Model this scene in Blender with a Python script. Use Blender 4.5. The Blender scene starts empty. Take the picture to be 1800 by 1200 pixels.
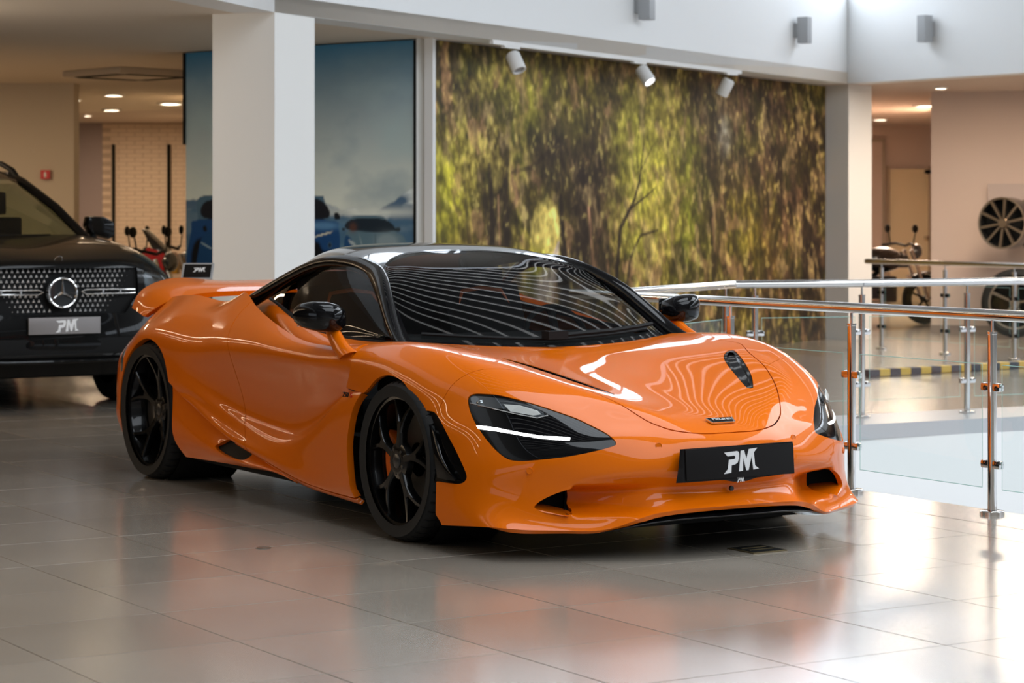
# Car showroom: orange sports car on polished tiles, atrium fascia, printed murals, steel balustrades.
import bpy, bmesh, math, random
import numpy as np
from mathutils import Vector, Matrix
C0 = bpy.context.scene.collection
SC = bpy.context.scene
R = math.radians
random.seed(7); rng = np.random.default_rng(7)

# ---------------------------------------------------------------- camera, world, lights, exposure
# World frame = frame of the orange car: x forward from its front axle, y to its left, z up from the floor.
CAMP = np.array([8.4095, -5.4374, 1.3195]); YAW = 2.60193
FW = np.array([math.cos(YAW), math.sin(YAW)]); RT = np.array([math.sin(YAW), -math.cos(YAW)])
def W(X, D, z=0.0):
    """room plan coordinates: X metres to the right and D metres ahead of the photographer's spot"""
    p = CAMP[:2] + D * FW + X * RT
    return (float(p[0]), float(p[1]), float(z))
cam = bpy.data.cameras.new('camera'); camo = bpy.data.objects.new('camera', cam); C0.objects.link(camo)
camo.location = CAMP; camo.rotation_euler = (R(90), 0, YAW - R(90))
cam.sensor_width = 36; cam.lens = 4105.4 / 1800 * 36
cam.shift_y = -(600 - 381.86) / 1800
cam.clip_start = .1; cam.clip_end = 200
cam.dof.use_dof = True; cam.dof.focus_distance = 9.3; cam.dof.aperture_fstop = 5.0
SC.camera = camo
SC.view_settings.view_transform = 'Standard'; SC.view_settings.look = 'None'
SC.view_settings.exposure = 0.16; SC.view_settings.gamma = 1.0; SC.view_settings.use_curve_mapping = False
wd = bpy.data.worlds.new('world'); SC.world = wd; wd.use_nodes = True
bg = wd.node_tree.nodes['Background']; bg.inputs[0].default_value = (.80, .88, 1, 1); bg.inputs[1].default_value = 1.0

def lamp(name, kind, loc, energy, color=(1, 1, 1), size=1, size_y=None, aim=None, spot=None):
    l = bpy.data.lights.new(name, kind); o = bpy.data.objects.new(name, l); C0.objects.link(o)
    o.location = loc; l.energy = energy; l.color = color
    if kind == 'AREA':
        l.size = size
        if size_y: l.shape = 'RECTANGLE'; l.size_y = size_y
    if kind in ('SPOT', 'POINT'): l.shadow_soft_size = size
    if spot: l.spot_size = R(spot); l.spot_blend = .6
    if aim is not None: o.rotation_euler = (Vector(aim) - Vector(loc)).to_track_quat('-Z', 'Y').to_euler()
    return o
WARM = (1, .74, .48); COOL = (.86, .93, 1)
for k_, (X_, D_) in enumerate(((-3.7, 23), (-5.5, 29), (-5.6, 33), (-3.6, 28), (-6.6, 21.6))):
    lamp('left_room_fill', 'AREA', W(X_, D_, 2.70), (26, 40, 55, 40, 95)[k_], WARM, .9, aim=W(X_, D_, 0))  # the last one is added out of view to brighten the beige wall
for X_, D_, e_ in ((-6.2, 12, 62), (-7.6, 12, 62), (-9.0, 12, 62)):      # linear ceiling lights over the left showroom
    lamp('linear_light', 'AREA', W(X_, D_, 2.71), e_, WARM, .07, 9, aim=W(X_, D_, 0)).rotation_euler = (0, 0, YAW - R(90))
for X_, D_, e_ in ((5.2, 24.0, 88), (5.2, 31, 170), (8.5, 22, 95)):
    lamp('right_room_light', 'AREA', W(X_, D_, 2.70), e_, (1, .80, .62), .9, aim=W(X_, D_, 0))
lamp('poster_fill', 'AREA', W(-4.6, 15.3, 2.70), 38, (1, .88, .74), .06, 1.4, aim=W(-1.9, 19.5, 1.3))  # no fitting here: unseen lamp added to brighten the poster
# area lamps standing in for the atrium skylights; the last is only added fill
lamp('skylight_fill', 'AREA', W(6.5, 2.0, 6.35), 1150, COOL, 10, 12, aim=W(6.5, 2.0, 0))
lamp('skylight_fill', 'AREA', W(9, 13.0, 6.35), 700, COOL, 7, 6, aim=W(9, 13, 0))
lamp('skylight_fill', 'AREA', W(1.5, 9.0, 6.35), 260, COOL, 4, 5, aim=W(1.5, 9, 0))  # added fill to lift the fascia, pier and mural


# ---------------------------------------------------------------- materials
MATS = {}
def mat(name, col, rough=.5, metal=0., coat=0., spec=.5, emit=None, es=0., coat_rough=.03, bump=None, noise=None, alpha=None):
    if name in MATS: return MATS[name]
    m = bpy.data.materials.new(name); m.use_nodes = True; nt = m.node_tree; b = nt.nodes['Principled BSDF']
    b.inputs['Base Color'].default_value = (*col, 1); b.inputs['Roughness'].default_value = rough
    b.inputs['Metallic'].default_value = metal; b.inputs['Coat Weight'].default_value = coat
    b.inputs['Coat Roughness'].default_value = coat_rough; b.inputs['Specular IOR Level'].default_value = spec
    if emit: b.inputs['Emission Color'].default_value = (*emit, 1); b.inputs['Emission Strength'].default_value = es
    if noise or bump:
        tc = nt.nodes.new('ShaderNodeTexCoord'); nz = nt.nodes.new('ShaderNodeTexNoise')
        sc = (noise or bump)[0]; nz.inputs['Scale'].default_value = sc; nz.inputs['Detail'].default_value = 4
        nt.links.new(tc.outputs['Object'], nz.inputs['Vector'])
        if noise:
            mx = nt.nodes.new('ShaderNodeMix'); mx.data_type = 'RGBA'
            mx.inputs[6].default_value = (*[c * (1 - noise[1]) for c in col], 1); mx.inputs[7].default_value = (*[min(1, c * (1 + noise[1])) for c in col], 1)
            nt.links.new(nz.outputs['Fac'], mx.inputs[0]); nt.links.new(mx.outputs[2], b.inputs['Base Color'])
        if bump:
            bp = nt.nodes.new('ShaderNodeBump'); bp.inputs['Strength'].default_value = bump[1]; bp.inputs['Distance'].default_value = .01
            nt.links.new(nz.outputs['Fac'], bp.inputs['Height']); nt.links.new(bp.outputs['Normal'], b.inputs['Normal'])
    MATS[name] = m; return m
def glass_mat(name, tint, refl=1.0, ior=1.5):
    """thin sheet of glass: tinted see-through plus mirror reflection by Fresnel"""
    if name in MATS: return MATS[name]
    m = bpy.data.materials.new(name); m.use_nodes = True; nt = m.node_tree; nt.nodes.clear()
    o = nt.nodes.new('ShaderNodeOutputMaterial'); mx = nt.nodes.new('ShaderNodeMixShader')
    t = nt.nodes.new('ShaderNodeBsdfTransparent'); t.inputs[0].default_value = (*tint, 1)
    g = nt.nodes.new('ShaderNodeBsdfGlossy'); g.inputs['Roughness'].default_value = .01; g.inputs[0].default_value = (refl, refl, refl, 1)
    f = nt.nodes.new('ShaderNodeFresnel'); ge = nt.nodes.new('ShaderNodeNewGeometry')      # same index seen from either face
    mm = nt.nodes.new('ShaderNodeMath'); mm.operation = 'MULTIPLY_ADD'; mm.inputs[1].default_value = 1 / ior - ior; mm.inputs[2].default_value = ior
    nt.links.new(ge.outputs['Backfacing'], mm.inputs[0]); nt.links.new(mm.outputs[0], f.inputs[0])
    nt.links.new(f.outputs[0], mx.inputs[0]); nt.links.new(t.outputs[0], mx.inputs[1]); nt.links.new(g.outputs[0], mx.inputs[2])
    nt.links.new(mx.outputs[0], o.inputs[0]); MATS[name] = m; return m
def color_attr_mat(name, rough=.5, spec=.3):
    """flat print: colours painted per vertex in the attribute 'print'"""
    m = mat(name, (.5, .5, .5), rough, spec=spec); nt = m.node_tree
    a = nt.nodes.new('ShaderNodeAttribute'); a.attribute_name = 'print'
    nt.links.new(a.outputs['Color'], nt.nodes['Principled BSDF'].inputs['Base Color']); return m

ORANGE = mat('orange_paint', (.69, .136, .0002), .4, coat=.75, coat_rough=.015, spec=.05); ORANGE.node_tree.nodes['Principled BSDF'].inputs['Coat IOR'].default_value = 1.42
GBLACK = mat('gloss_black', (.003, .003, .0035), .12, coat=.65, coat_rough=.02, spec=.05)
MBLACK = mat('matt_black', (.006, .006, .006), .7, spec=.2)
RUBBER = mat('tyre_rubber', (.012, .012, .012), .75, spec=.3)
WHEELBLK = mat('wheel_black', (.003, .003, .003), .25, coat=.45, coat_rough=.05, spec=.15)
CHROME = mat('chrome', (.8, .8, .8), .08, 1.0)
STEEL = mat('brushed_steel', (.62, .60, .57), .22, 1.0)
DISC = mat('brake_disc', (.10, .095, .09), .4, 1.0)
CALIPER = mat('caliper_orange', (.75, .13, .005), .4, coat=.5)
CABIN = mat('cabin_black', (.006, .006, .0065), .8, spec=.1)
SEATORANGE = mat('seat_orange', (.55, .11, .01), .55)
SCREENGLASS = glass_mat('windscreen_glass', (.66, .69, .68), 1.0, 1.48)
SIDEGLASSM = glass_mat('side_glass', (.58, .59, .59), .5, 1.4)
LEDWHITE = mat('led_white', (.9, .9, .9), .4, emit=(1, 1, 1), es=5)
LOGO = mat('logo_silver', (.62, .62, .62), .4, spec=.4)
PLATEBLK = mat('plate_black', (.008, .007, .007), .35, spec=.15)

# ---------------------------------------------------------------- object helpers
def mesh_data(name, V, F, m, smooth=False, normals=None):
    me = bpy.data.meshes.new(name); me.from_pydata([tuple(map(float, v)) for v in V], [], [tuple(map(int, f)) for f in F])
    if m: me.materials.append(m)
    if smooth or normals is not None: me.polygons.foreach_set('use_smooth', [True] * len(me.polygons))
    me.update()
    if normals is not None: me.normals_split_custom_set_from_vertices([tuple(map(float, n)) for n in normals])
    return me
def link(name, me, parent=None, loc=None):
    o = bpy.data.objects.new(name, me); C0.objects.link(o)
    if parent is not None: o.parent = parent
    if loc is not None: o.location = loc
    return o
def tag(o, label=None, cat=None, group=None, kind=None):
    if label: o['label'] = label
    if cat: o['category'] = cat
    if group: o['group'] = group
    if kind: o['kind'] = kind
    return o
def thing(name, label, cat, loc=(0, 0, 0), rotz=0., group=None):
    o = bpy.data.objects.new(name, None); C0.objects.link(o); o.empty_display_size = .1
    o.location = loc; o.rotation_euler = (0, 0, rotz); return tag(o, label, cat, group)
class MB:
    """collects simple solids; build() links them as one mesh object"""
    def __init__(s): s.V = []; s.F = []
    def add(s, V, F):
        o = len(s.V); s.V += [tuple(map(float, v)) for v in V]; s.F += [tuple(int(i) + o for i in f) for f in F]; return s
    def box(s, lo, hi, M=None):
        x0, y0, z0 = lo; x1, y1, z1 = hi
        v = [(x0,y0,z0),(x1,y0,z0),(x1,y1,z0),(x0,y1,z0),(x0,y0,z1),(x1,y0,z1),(x1,y1,z1),(x0,y1,z1)]
        if M is not None: v = [tuple(M @ Vector(p)) for p in v]
        return s.add(v, [(0,3,2,1),(4,5,6,7),(0,1,5,4),(1,2,6,5),(2,3,7,6),(3,0,4,7)])
    def prism(s, poly, z0, z1):
        n = len(poly); v = [(x, y, z0) for x, y in poly] + [(x, y, z1) for x, y in poly]
        return s.add(v, [tuple(range(n))[::-1], tuple(range(n, 2*n))] + [(i, (i+1) % n, n + (i+1) % n, n + i) for i in range(n)])
    def extrude(s, P, d):
        """closed 3-D outline P pushed along vector d"""
        n = len(P); P = [Vector(p) for p in P]; d = Vector(d)
        return s.add([tuple(p) for p in P] + [tuple(p + d) for p in P], [tuple(range(n))[::-1], tuple(range(n, 2*n))] + [(i, (i+1) % n, n + (i+1) % n, n + i) for i in range(n)])
    def tube(s, pts, r, n=10, closed=False, cap=True, up=None):
        P = [Vector(p) for p in pts]; m = len(P); rs = r if isinstance(r, (list, tuple)) else [r] * m
        ref = None; rings = []
        for i in range(m):
            a = P[(i-1) % m] if (closed or i > 0) else P[i]; b = P[(i+1) % m] if (closed or i < m-1) else P[i]
            t = (b - a).normalized()
            if ref is None: ref = Vector((0, 0, 1)) if abs(t.z) < .9 else Vector((1, 0, 0))
            u = t.cross(ref).normalized(); w = u.cross(t).normalized(); ref = w
            rings.append([P[i] + (u * math.cos(2*math.pi*k/n) + w * math.sin(2*math.pi*k/n)) * rs[i] for k in range(n)])
        V = [p for rg in rings for p in rg]; F = []
        for i in range(m if closed else m - 1):
            j = (i+1) % m
            for k in range(n): F.append((i*n+k, i*n+(k+1) % n, j*n+(k+1) % n, j*n+k))
        if cap and not closed: F += [tuple(range(n))[::-1], tuple(range((m-1)*n, m*n))]
        return s.add(V, F)
    def lathe(s, prof, n=32, M=None, closed=True):
        """profile (r, h) turned about local z"""
        V = []; F = []; m = len(prof)
        for k in range(n):
            a = 2*math.pi*k/n
            for r, h in prof: V.append(Vector((r*math.cos(a), r*math.sin(a), h)))
        for k in range(n):
            j = (k+1) % n
            for i in range(m-1): F.append((k*m+i, j*m+i, j*m+i+1, k*m+i+1))
        if M is not None: V = [M @ v for v in V]
        return s.add(V, F)
    def sphere(s, c, r, n=12, sc=(1, 1, 1)):
        V = []; F = []; h = n // 2
        for i in range(h+1):
            t = math.pi*i/h
            for k in range(n): V.append((c[0]+r*sc[0]*math.sin(t)*math.cos(2*math.pi*k/n), c[1]+r*sc[1]*math.sin(t)*math.sin(2*math.pi*k/n), c[2]+r*sc[2]*math.cos(t)))
        for i in range(h):
            for k in range(n): F.append((i*n+k, (i+1)*n+k, (i+1)*n+(k+1) % n, i*n+(k+1) % n))
        return s.add(V, F)
    def build(s, name, m, parent=None, smooth=False, bevel=0., loc=None, angle=35):
        me = mesh_data(name, s.V, s.F, m)
        bm = bmesh.new(); bm.from_mesh(me); bmesh.ops.remove_doubles(bm, verts=bm.verts, dist=1e-6)
        bmesh.ops.recalc_face_normals(bm, faces=bm.faces)
        if bevel:
            es = [e for e in bm.edges if len(e.link_faces) == 2 and e.calc_face_angle(0) > .5]
            bmesh.ops.bevel(bm, geom=es, offset=bevel, segments=2, affect='EDGES', profile=.7)
        if smooth or bevel:
            for f in bm.faces: f.smooth = True
            for e in bm.edges:
                if len(e.link_faces) == 2 and e.calc_face_angle(0) > R(angle): e.smooth = False
        bm.to_mesh(me); bm.free()
        return link(name, me, parent, loc)
def along(a, b):
    """matrix: origin at a, local x towards b (horizontal), z up"""
    a, b = Vector(a), Vector(b); d = b - a; t = math.atan2(d.y, d.x)
    return Matrix.Translation(a) @ Matrix.Rotation(t, 4, 'Z')

# ---------------------------------------------------------------- surface toolkit
def nat_spline(t, P, tq):
    """natural cubic spline through P (n,k) at knots t, sampled at tq"""
    t = np.asarray(t, float); P = np.asarray(P, float); n = len(t); h = np.diff(t)
    A = np.zeros((n, n)); R = np.zeros((n, P.shape[1])); A[0, 0] = A[-1, -1] = 1
    for i in range(1, n - 1):
        A[i, i-1] = h[i-1]; A[i, i] = 2 * (h[i-1] + h[i]); A[i, i+1] = h[i]
        R[i] = 6 * ((P[i+1] - P[i]) / h[i] - (P[i] - P[i-1]) / h[i-1])
    M = np.linalg.solve(A, R)
    k = np.clip(np.searchsorted(t, tq, side='right') - 1, 0, n - 2)
    a = (t[k+1] - tq)[:, None]; b = (tq - t[k])[:, None]; H = h[k][:, None]
    return (M[k] * a**3 + M[k+1] * b**3) / (6*H) + (P[k]/H - M[k]*H/6) * a + (P[k+1]/H - M[k+1]*H/6) * b

def knots(C, p=0.75):
    """average chord-length parameters along axis 0 of a control net (n,m,3)"""
    d = np.linalg.norm(np.diff(C, axis=0), axis=2) ** p
    d = np.maximum(d.mean(axis=1), 1e-4)
    return np.concatenate([[0], np.cumsum(d)])

def net(C, nu, nv):
    """smooth surface through a control net C[r][c] -> (nu,nv,3) grid"""
    C = np.asarray(C, float); R, K = C.shape[:2]
    tr, tc = knots(C), knots(C.transpose(1, 0, 2))
    g = nat_spline(tr, C.reshape(R, -1), np.linspace(0, tr[-1], nu)).reshape(nu, K, 3)
    g = nat_spline(tc, g.transpose(1, 0, 2).reshape(K, -1), np.linspace(0, tc[-1], nv)).reshape(nv, nu, 3)
    return g.transpose(1, 0, 2)

def grid_mesh(G, flip=False):
    """grid -> (V, N, T) with smooth normals"""
    nu, nv = G.shape[:2]
    du = np.gradient(G, axis=0); dv = np.gradient(G, axis=1)
    N = np.cross(du, dv); N /= np.maximum(np.linalg.norm(N, axis=2, keepdims=True), 1e-12)
    i = np.arange(nu * nv).reshape(nu, nv)
    a, b, c, d = i[:-1, :-1].ravel(), i[1:, :-1].ravel(), i[1:, 1:].ravel(), i[:-1, 1:].ravel()
    T = np.concatenate([np.stack([a, b, c], 1), np.stack([a, c, d], 1)])
    V, N = G.reshape(-1, 3).copy(), N.reshape(-1, 3)
    if flip: N = -N; T = T[:, ::-1]
    return V, N, T

def mirror(M):
    V, N, T = M; s = np.array([1, -1, 1.0])
    return V * s, N * s, T[:, ::-1].copy()

def join(*Ms):
    Vs, Ns, Ts, o = [], [], [], 0
    for V, N, T in Ms:
        Vs.append(V); Ns.append(N); Ts.append(T + o); o += len(V)
    return np.concatenate(Vs), np.concatenate(Ns), np.concatenate(Ts)

def clip(M, f):
    """keep the part of the mesh where f < 0 (f: value per vertex), cutting triangles exactly"""
    V, N, T = M; f = np.where(np.abs(f) < 1e-7, 1e-7, f)
    ins = f < 0; cnt = ins[T].sum(1)
    keep = [tuple(t) for t in T[cnt == 3]]
    newV, newN, cache = [], [], {}
    def cut(a, b):
        k = (a, b) if a < b else (b, a)
        if k not in cache:
            w = f[a] / (f[a] - f[b])
            newV.append(V[a] + w * (V[b] - V[a])); n = N[a] + w * (N[b] - N[a]); newN.append(n / max(np.linalg.norm(n), 1e-9))
            cache[k] = len(V) + len(newV) - 1
        return cache[k]
    for t in T[(cnt == 1) | (cnt == 2)]:
        poly = []
        for i in range(3):
            a, b = int(t[i]), int(t[(i+1) % 3])
            if ins[a]: poly.append(a)
            if ins[a] != ins[b]: poly.append(cut(a, b))
        for i in range(1, len(poly) - 1): keep.append((poly[0], poly[i], poly[i+1]))
    T2 = np.array(keep, int).reshape(-1, 3)
    Va = np.concatenate([V, np.array(newV).reshape(-1, 3)]); Na = np.concatenate([N, np.array(newN).reshape(-1, 3)])
    used, inv = np.unique(T2, return_inverse=True)
    return Va[used], Na[used], inv.reshape(-1, 3)

def curve(pts, n=8, closed=False):
    """Catmull-Rom through points; a point given twice in a row is a sharp corner"""
    P = np.asarray(pts, float); m = len(P); out = []
    for i in range(m if closed else m - 1):
        p1, p2 = P[i], P[(i+1) % m]
        if np.allclose(p1, p2): continue
        p0 = P[(i-1) % m] if (closed or i > 0) else p1
        p3 = P[(i+2) % m] if (closed or i < m - 2) else p2
        if np.allclose(p0, p1): p0 = 2*p1 - p2
        if np.allclose(p3, p2): p3 = 2*p2 - p1
        for k in range(n):
            s = k / n
            out.append(.5 * (2*p1 + (p2-p0)*s + (2*p0-5*p1+4*p2-p3)*s*s + (3*p1-p0-3*p2+p3)*s**3))
    if not closed: out.append(P[-1])
    return np.array(out)

def sd_poly(Q, poly):
    """signed distance of 2-D points to a closed polygon, negative inside"""
    A = np.asarray(poly, float); B = np.roll(A, -1, axis=0)
    best = np.full(len(Q), 1e9); ins = np.zeros(len(Q), bool)
    for a, b in zip(A, B):
        d = b - a; L = d @ d
        if L < 1e-14: continue
        w = Q - a; t = np.clip((w @ d) / L, 0, 1)
        best = np.minimum(best, ((w - t[:, None] * d)**2).sum(1))
        if abs(b[1] - a[1]) > 1e-12:
            c = ((a[1] > Q[:, 1]) != (b[1] > Q[:, 1]))
            ins ^= c & (Q[:, 0] < (b[0]-a[0]) * (Q[:, 1]-a[1]) / (b[1]-a[1]) + a[0])
    return np.where(ins, -1, 1) * np.sqrt(best)

# ---------------------------------------------------------------- control nets of the orange car (x forward, y out, z up)
def full(rows):
    return [[(x, -y, z) for x, y, z in r[:0:-1]] + list(r) for r in rows]
FRONT = full([
 [(-.24,0,.755),(-.27,.35,.765),(-.37,.64,.785),(-.41,.72,.79),(-.44,.78,.787),(-.48,.85,.772),(-.55,.92,.725),(-.56,.93,.64),(-.56,.93,.56)],
 [(.05,0,.712),(.02,.30,.733),(-.02,.62,.775),(-.05,.70,.788),(-.08,.76,.795),(-.11,.83,.790),(-.16,.905,.752),(-.19,.948,.68),(-.19,.955,.60)],
 [(.35,0,.658),(.33,.28,.677),(.309,.585,.733),(.28,.68,.748),(.25,.745,.755),(.20,.82,.752),(.11,.905,.715),(.03,.948,.66),(.02,.958,.62)],
 [(.62,0,.597),(.61,.22,.614),(.585,.50,.666),(.55,.60,.684),(.50,.70,.69),(.42,.80,.683),(.29,.893,.645),(.16,.945,.585),(.10,.955,.55)],
 [(.84,0,.541),(.83,.2,.557),(.785,.397,.597),(.735,.52,.607),(.66,.66,.617),(.56,.79,.607),(.41,.875,.58),(.245,.94,.52),(.16,.955,.49)],
 [(.98,0,.492),(.97,.17,.492),(.915,.31,.514),(.865,.47,.513),(.785,.63,.52),(.65,.785,.515),(.48,.885,.50),(.28,.945,.44),(.19,.96,.41)],
 [(1.035,0,.435),(1.01,.22,.435),(.965,.36,.44),(.91,.50,.45),(.835,.65,.42),(.70,.79,.425),(.53,.89,.42),(.30,.95,.36),(.22,.962,.34)],
 [(1.04,0,.34),(1.012,.25,.337),(.965,.42,.335),(.905,.55,.335),(.82,.68,.335),(.70,.81,.335),(.54,.905,.33),(.31,.955,.29),(.24,.965,.27)],
 [(1.0,0,.268),(.972,.25,.270),(.925,.42,.278),(.882,.55,.280),(.812,.68,.26),(.70,.81,.25),(.55,.91,.245),(.32,.957,.22),(.25,.967,.21)],
 [(1.02,0,.225),(.998,.25,.220),(.948,.42,.196),(.885,.55,.166),(.82,.675,.16),(.725,.81,.165),(.59,.91,.17),(.33,.957,.165),(.26,.967,.16)],
 [(1.05,0,.198),(1.035,.25,.195),(.985,.42,.165),(.92,.53,.124),(.85,.66,.12),(.775,.80,.124),(.655,.90,.128),(.35,.955,.107),(.26,.967,.105)],
])
SIDE = [
 [(-.20,.80,.80),(-.40,.80,.787),(-.60,.865,.768),(-.85,.90,.764),(-1.11,.885,.79),(-1.50,.83,.857),(-1.80,.765,.917),(-2.0,.72,.955),(-2.23,.70,.905),(-2.50,.72,.922),(-2.8,.725,.915),(-3.05,.66,.90),(-3.2,.58,.885),(-3.38,.50,.865)],
 [(-.24,.87,.785),(-.44,.875,.772),(-.62,.915,.750),(-.86,.935,.742),(-1.12,.938,.752),(-1.5,.915,.79),(-1.8,.88,.825),(-2.02,.86,.84),(-2.25,.86,.84),(-2.5,.87,.845),(-2.8,.845,.828),(-3.05,.76,.815),(-3.24,.67,.805),(-3.40,.56,.79)],
 [(-.27,.925,.735),(-.47,.92,.73),(-.64,.945,.705),(-.88,.955,.69),(-1.14,.957,.69),(-1.5,.955,.70),(-1.8,.95,.715),(-2.03,.945,.72),(-2.27,.95,.73),(-2.5,.958,.74),(-2.8,.937,.733),(-3.05,.85,.722),(-3.25,.76,.715),(-3.42,.65,.70)],
 [(-.30,.935,.66),(-.50,.925,.655),(-.66,.93,.63),(-.9,.925,.60),(-1.16,.92,.59),(-1.5,.925,.60),(-1.8,.935,.61),(-2.04,.95,.63),(-2.28,.962,.645),(-2.5,.967,.65),(-2.8,.965,.64),(-3.05,.93,.62),(-3.27,.84,.61),(-3.45,.73,.60)],
 [(-.30,.90,.60),(-.53,.895,.565),(-.72,.89,.49),(-.93,.885,.415),(-1.16,.88,.385),(-1.45,.885,.405),(-1.72,.90,.445),(-2.0,.93,.51),(-2.25,.96,.56),(-2.5,.968,.56),(-2.8,.966,.55),(-3.05,.95,.53),(-3.28,.865,.52),(-3.46,.75,.50)],
 [(-.27,.945,.585),(-.49,.945,.54),(-.66,.94,.455),(-.88,.925,.36),(-1.1,.915,.32),(-1.4,.91,.34),(-1.66,.915,.375),(-1.95,.935,.44),(-2.22,.96,.49),(-2.5,.968,.45),(-2.8,.966,.44),(-3.06,.952,.43),(-3.29,.865,.42),(-3.46,.755,.40)],
 [(-.27,.958,.36),(-.45,.955,.34),(-.64,.948,.30),(-.88,.94,.26),(-1.12,.936,.255),(-1.42,.932,.285),(-1.68,.93,.325),(-1.96,.94,.40),(-2.235,.958,.46),(-2.5,.967,.40),(-2.8,.966,.38),(-3.06,.952,.36),(-3.29,.865,.34),(-3.46,.755,.32)],
 [(-.27,.955,.15),(-.42,.95,.15),(-.62,.945,.15),(-.88,.945,.16),(-1.15,.942,.195),(-1.45,.94,.24),(-1.7,.94,.28),(-1.98,.945,.36),(-2.25,.955,.43),(-2.5,.966,.33),(-2.8,.965,.30),(-3.06,.95,.28),(-3.29,.865,.27),(-3.46,.755,.25)],
 [(-.27,.93,.11),(-.40,.93,.112),(-.6,.93,.12),(-.86,.925,.13),(-1.14,.92,.165),(-1.44,.91,.215),(-1.7,.90,.255),(-1.98,.905,.335),(-2.25,.92,.405),(-2.5,.93,.25),(-2.8,.93,.22),(-3.06,.92,.20),(-3.29,.84,.20),(-3.46,.73,.20)],
]
LOWER = [   # panel behind the door, in front of the rear wheel
 [(-2.42,.945,.62),(-2.2,.935,.47),(-1.95,.915,.38),(-1.7,.90,.30),(-1.45,.895,.25),(-1.2,.91,.20),(-1.0,.92,.165)],
 [(-2.40,.955,.42),(-2.2,.945,.36),(-1.95,.925,.30),(-1.7,.905,.25),(-1.45,.90,.215),(-1.2,.915,.185),(-1.0,.92,.155)],
 [(-2.38,.957,.25),(-2.2,.95,.235),(-1.95,.94,.215),(-1.7,.935,.195),(-1.45,.935,.18),(-1.2,.932,.17),(-1.0,.925,.145)],
 [(-2.30,.93,.145),(-2.15,.925,.148),(-1.95,.92,.152),(-1.7,.918,.157),(-1.45,.918,.16),(-1.2,.918,.160),(-1.0,.915,.135)],
]
SHOULDER = [   # inner shoulder beside the cabin
 [(-.36,.74,.787),(-.65,.755,.785),(-.95,.765,.80),(-1.2,.75,.825),(-1.5,.70,.868),(-1.8,.63,.91),(-2.05,.57,.93)],
 [(-.38,.775,.787),(-.65,.80,.777),(-.95,.81,.785),(-1.2,.79,.805),(-1.5,.74,.845),(-1.8,.665,.89),(-2.05,.61,.915)],
 [(-.42,.81,.782),(-.65,.84,.765),(-.95,.845,.762),(-1.2,.825,.772),(-1.5,.77,.805),(-1.8,.69,.85),(-2.05,.64,.88)],
 [(-.46,.84,.76),(-.65,.87,.72),(-.95,.865,.71),(-1.2,.845,.71),(-1.5,.79,.73),(-1.8,.71,.76),(-2.05,.66,.79)],
]
SCREEN = full([
 [(-.22,0,.745),(-.26,.30,.757),(-.35,.55,.772),(-.43,.70,.785)],
 [(-.50,0,.905),(-.51,.30,.90),(-.54,.52,.89),(-.575,.665,.88)],
 [(-.80,0,1.04),(-.79,.28,1.03),(-.755,.48,1.005),(-.71,.625,.975)],
 [(-1.05,0,1.12),(-1.02,.26,1.11),(-.935,.44,1.085),(-.825,.57,1.045)],
 [(-1.24,0,1.166),(-1.19,.24,1.157),(-1.07,.41,1.128),(-.92,.53,1.088)],
])
ROOF = full([
 [(-1.24,0,1.166),(-1.19,.24,1.157),(-1.07,.41,1.128),(-.92,.53,1.088)],
 [(-1.40,0,1.188),(-1.36,.24,1.182),(-1.26,.42,1.162),(-1.10,.55,1.122)],
 [(-1.58,0,1.196),(-1.56,.24,1.190),(-1.50,.42,1.170),(-1.38,.56,1.125)],
 [(-1.85,0,1.183),(-1.84,.23,1.174),(-1.80,.40,1.145),(-1.74,.53,1.085)],
 [(-2.15,0,1.115),(-2.14,.20,1.105),(-2.10,.36,1.07),(-2.05,.47,1.0)],
 [(-2.55,0,.98),(-2.54,.17,.97),(-2.50,.30,.94),(-2.45,.40,.89)],
])
SIDEGLASS = [
 [(-.45,.728,.806),(-.60,.688,.895),(-.76,.636,.995),(-.95,.578,1.075),(-1.2,.557,1.112),(-1.45,.56,1.10),(-1.70,.565,1.04),(-1.95,.53,.985)],
 [(-.41,.745,.80),(-.62,.735,.84),(-.85,.72,.90),(-1.06,.69,.955),(-1.28,.67,.975),(-1.5,.65,.98),(-1.73,.615,.97),(-1.98,.56,.955)],
 [(-.37,.745,.785),(-.65,.755,.783),(-.93,.765,.795),(-1.15,.757,.815),(-1.35,.73,.84),(-1.55,.69,.87),(-1.78,.635,.90),(-2.02,.575,.925)],
]
PILLAR = [(-0.33,0.748,0.765),(-0.43,0.729,0.81),(-0.555,0.698,0.885),(-0.71,0.648,0.985),(-0.84,0.603,1.044),(-0.97,0.568,1.084),(-1.14,0.556,1.113),(-1.32,0.568,1.121),(-1.47,0.586,1.108),(-1.625,0.616,1.068),(-1.84,0.666,0.986),(-1.985,0.711,0.918),(-2.08,0.736,0.868)]
WING = full([
 [(-2.90,0,.935),(-2.90,.30,.933),(-2.90,.52,.926),(-2.91,.66,.905),(-2.96,.755,.865),(-3.06,.81,.80)],
 [(-2.99,0,.962),(-2.99,.30,.962),(-2.99,.52,.958),(-3.0,.66,.94),(-3.04,.765,.892),(-3.10,.818,.815)],
 [(-3.11,0,.975),(-3.11,.30,.975),(-3.11,.52,.98),(-3.11,.66,.965),(-3.13,.77,.912),(-3.16,.818,.83)],
 [(-3.24,0,.98),(-3.24,.30,.98),(-3.24,.48,.995),(-3.24,.62,.988),(-3.24,.755,.93),(-3.22,.815,.84)],
])

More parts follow.
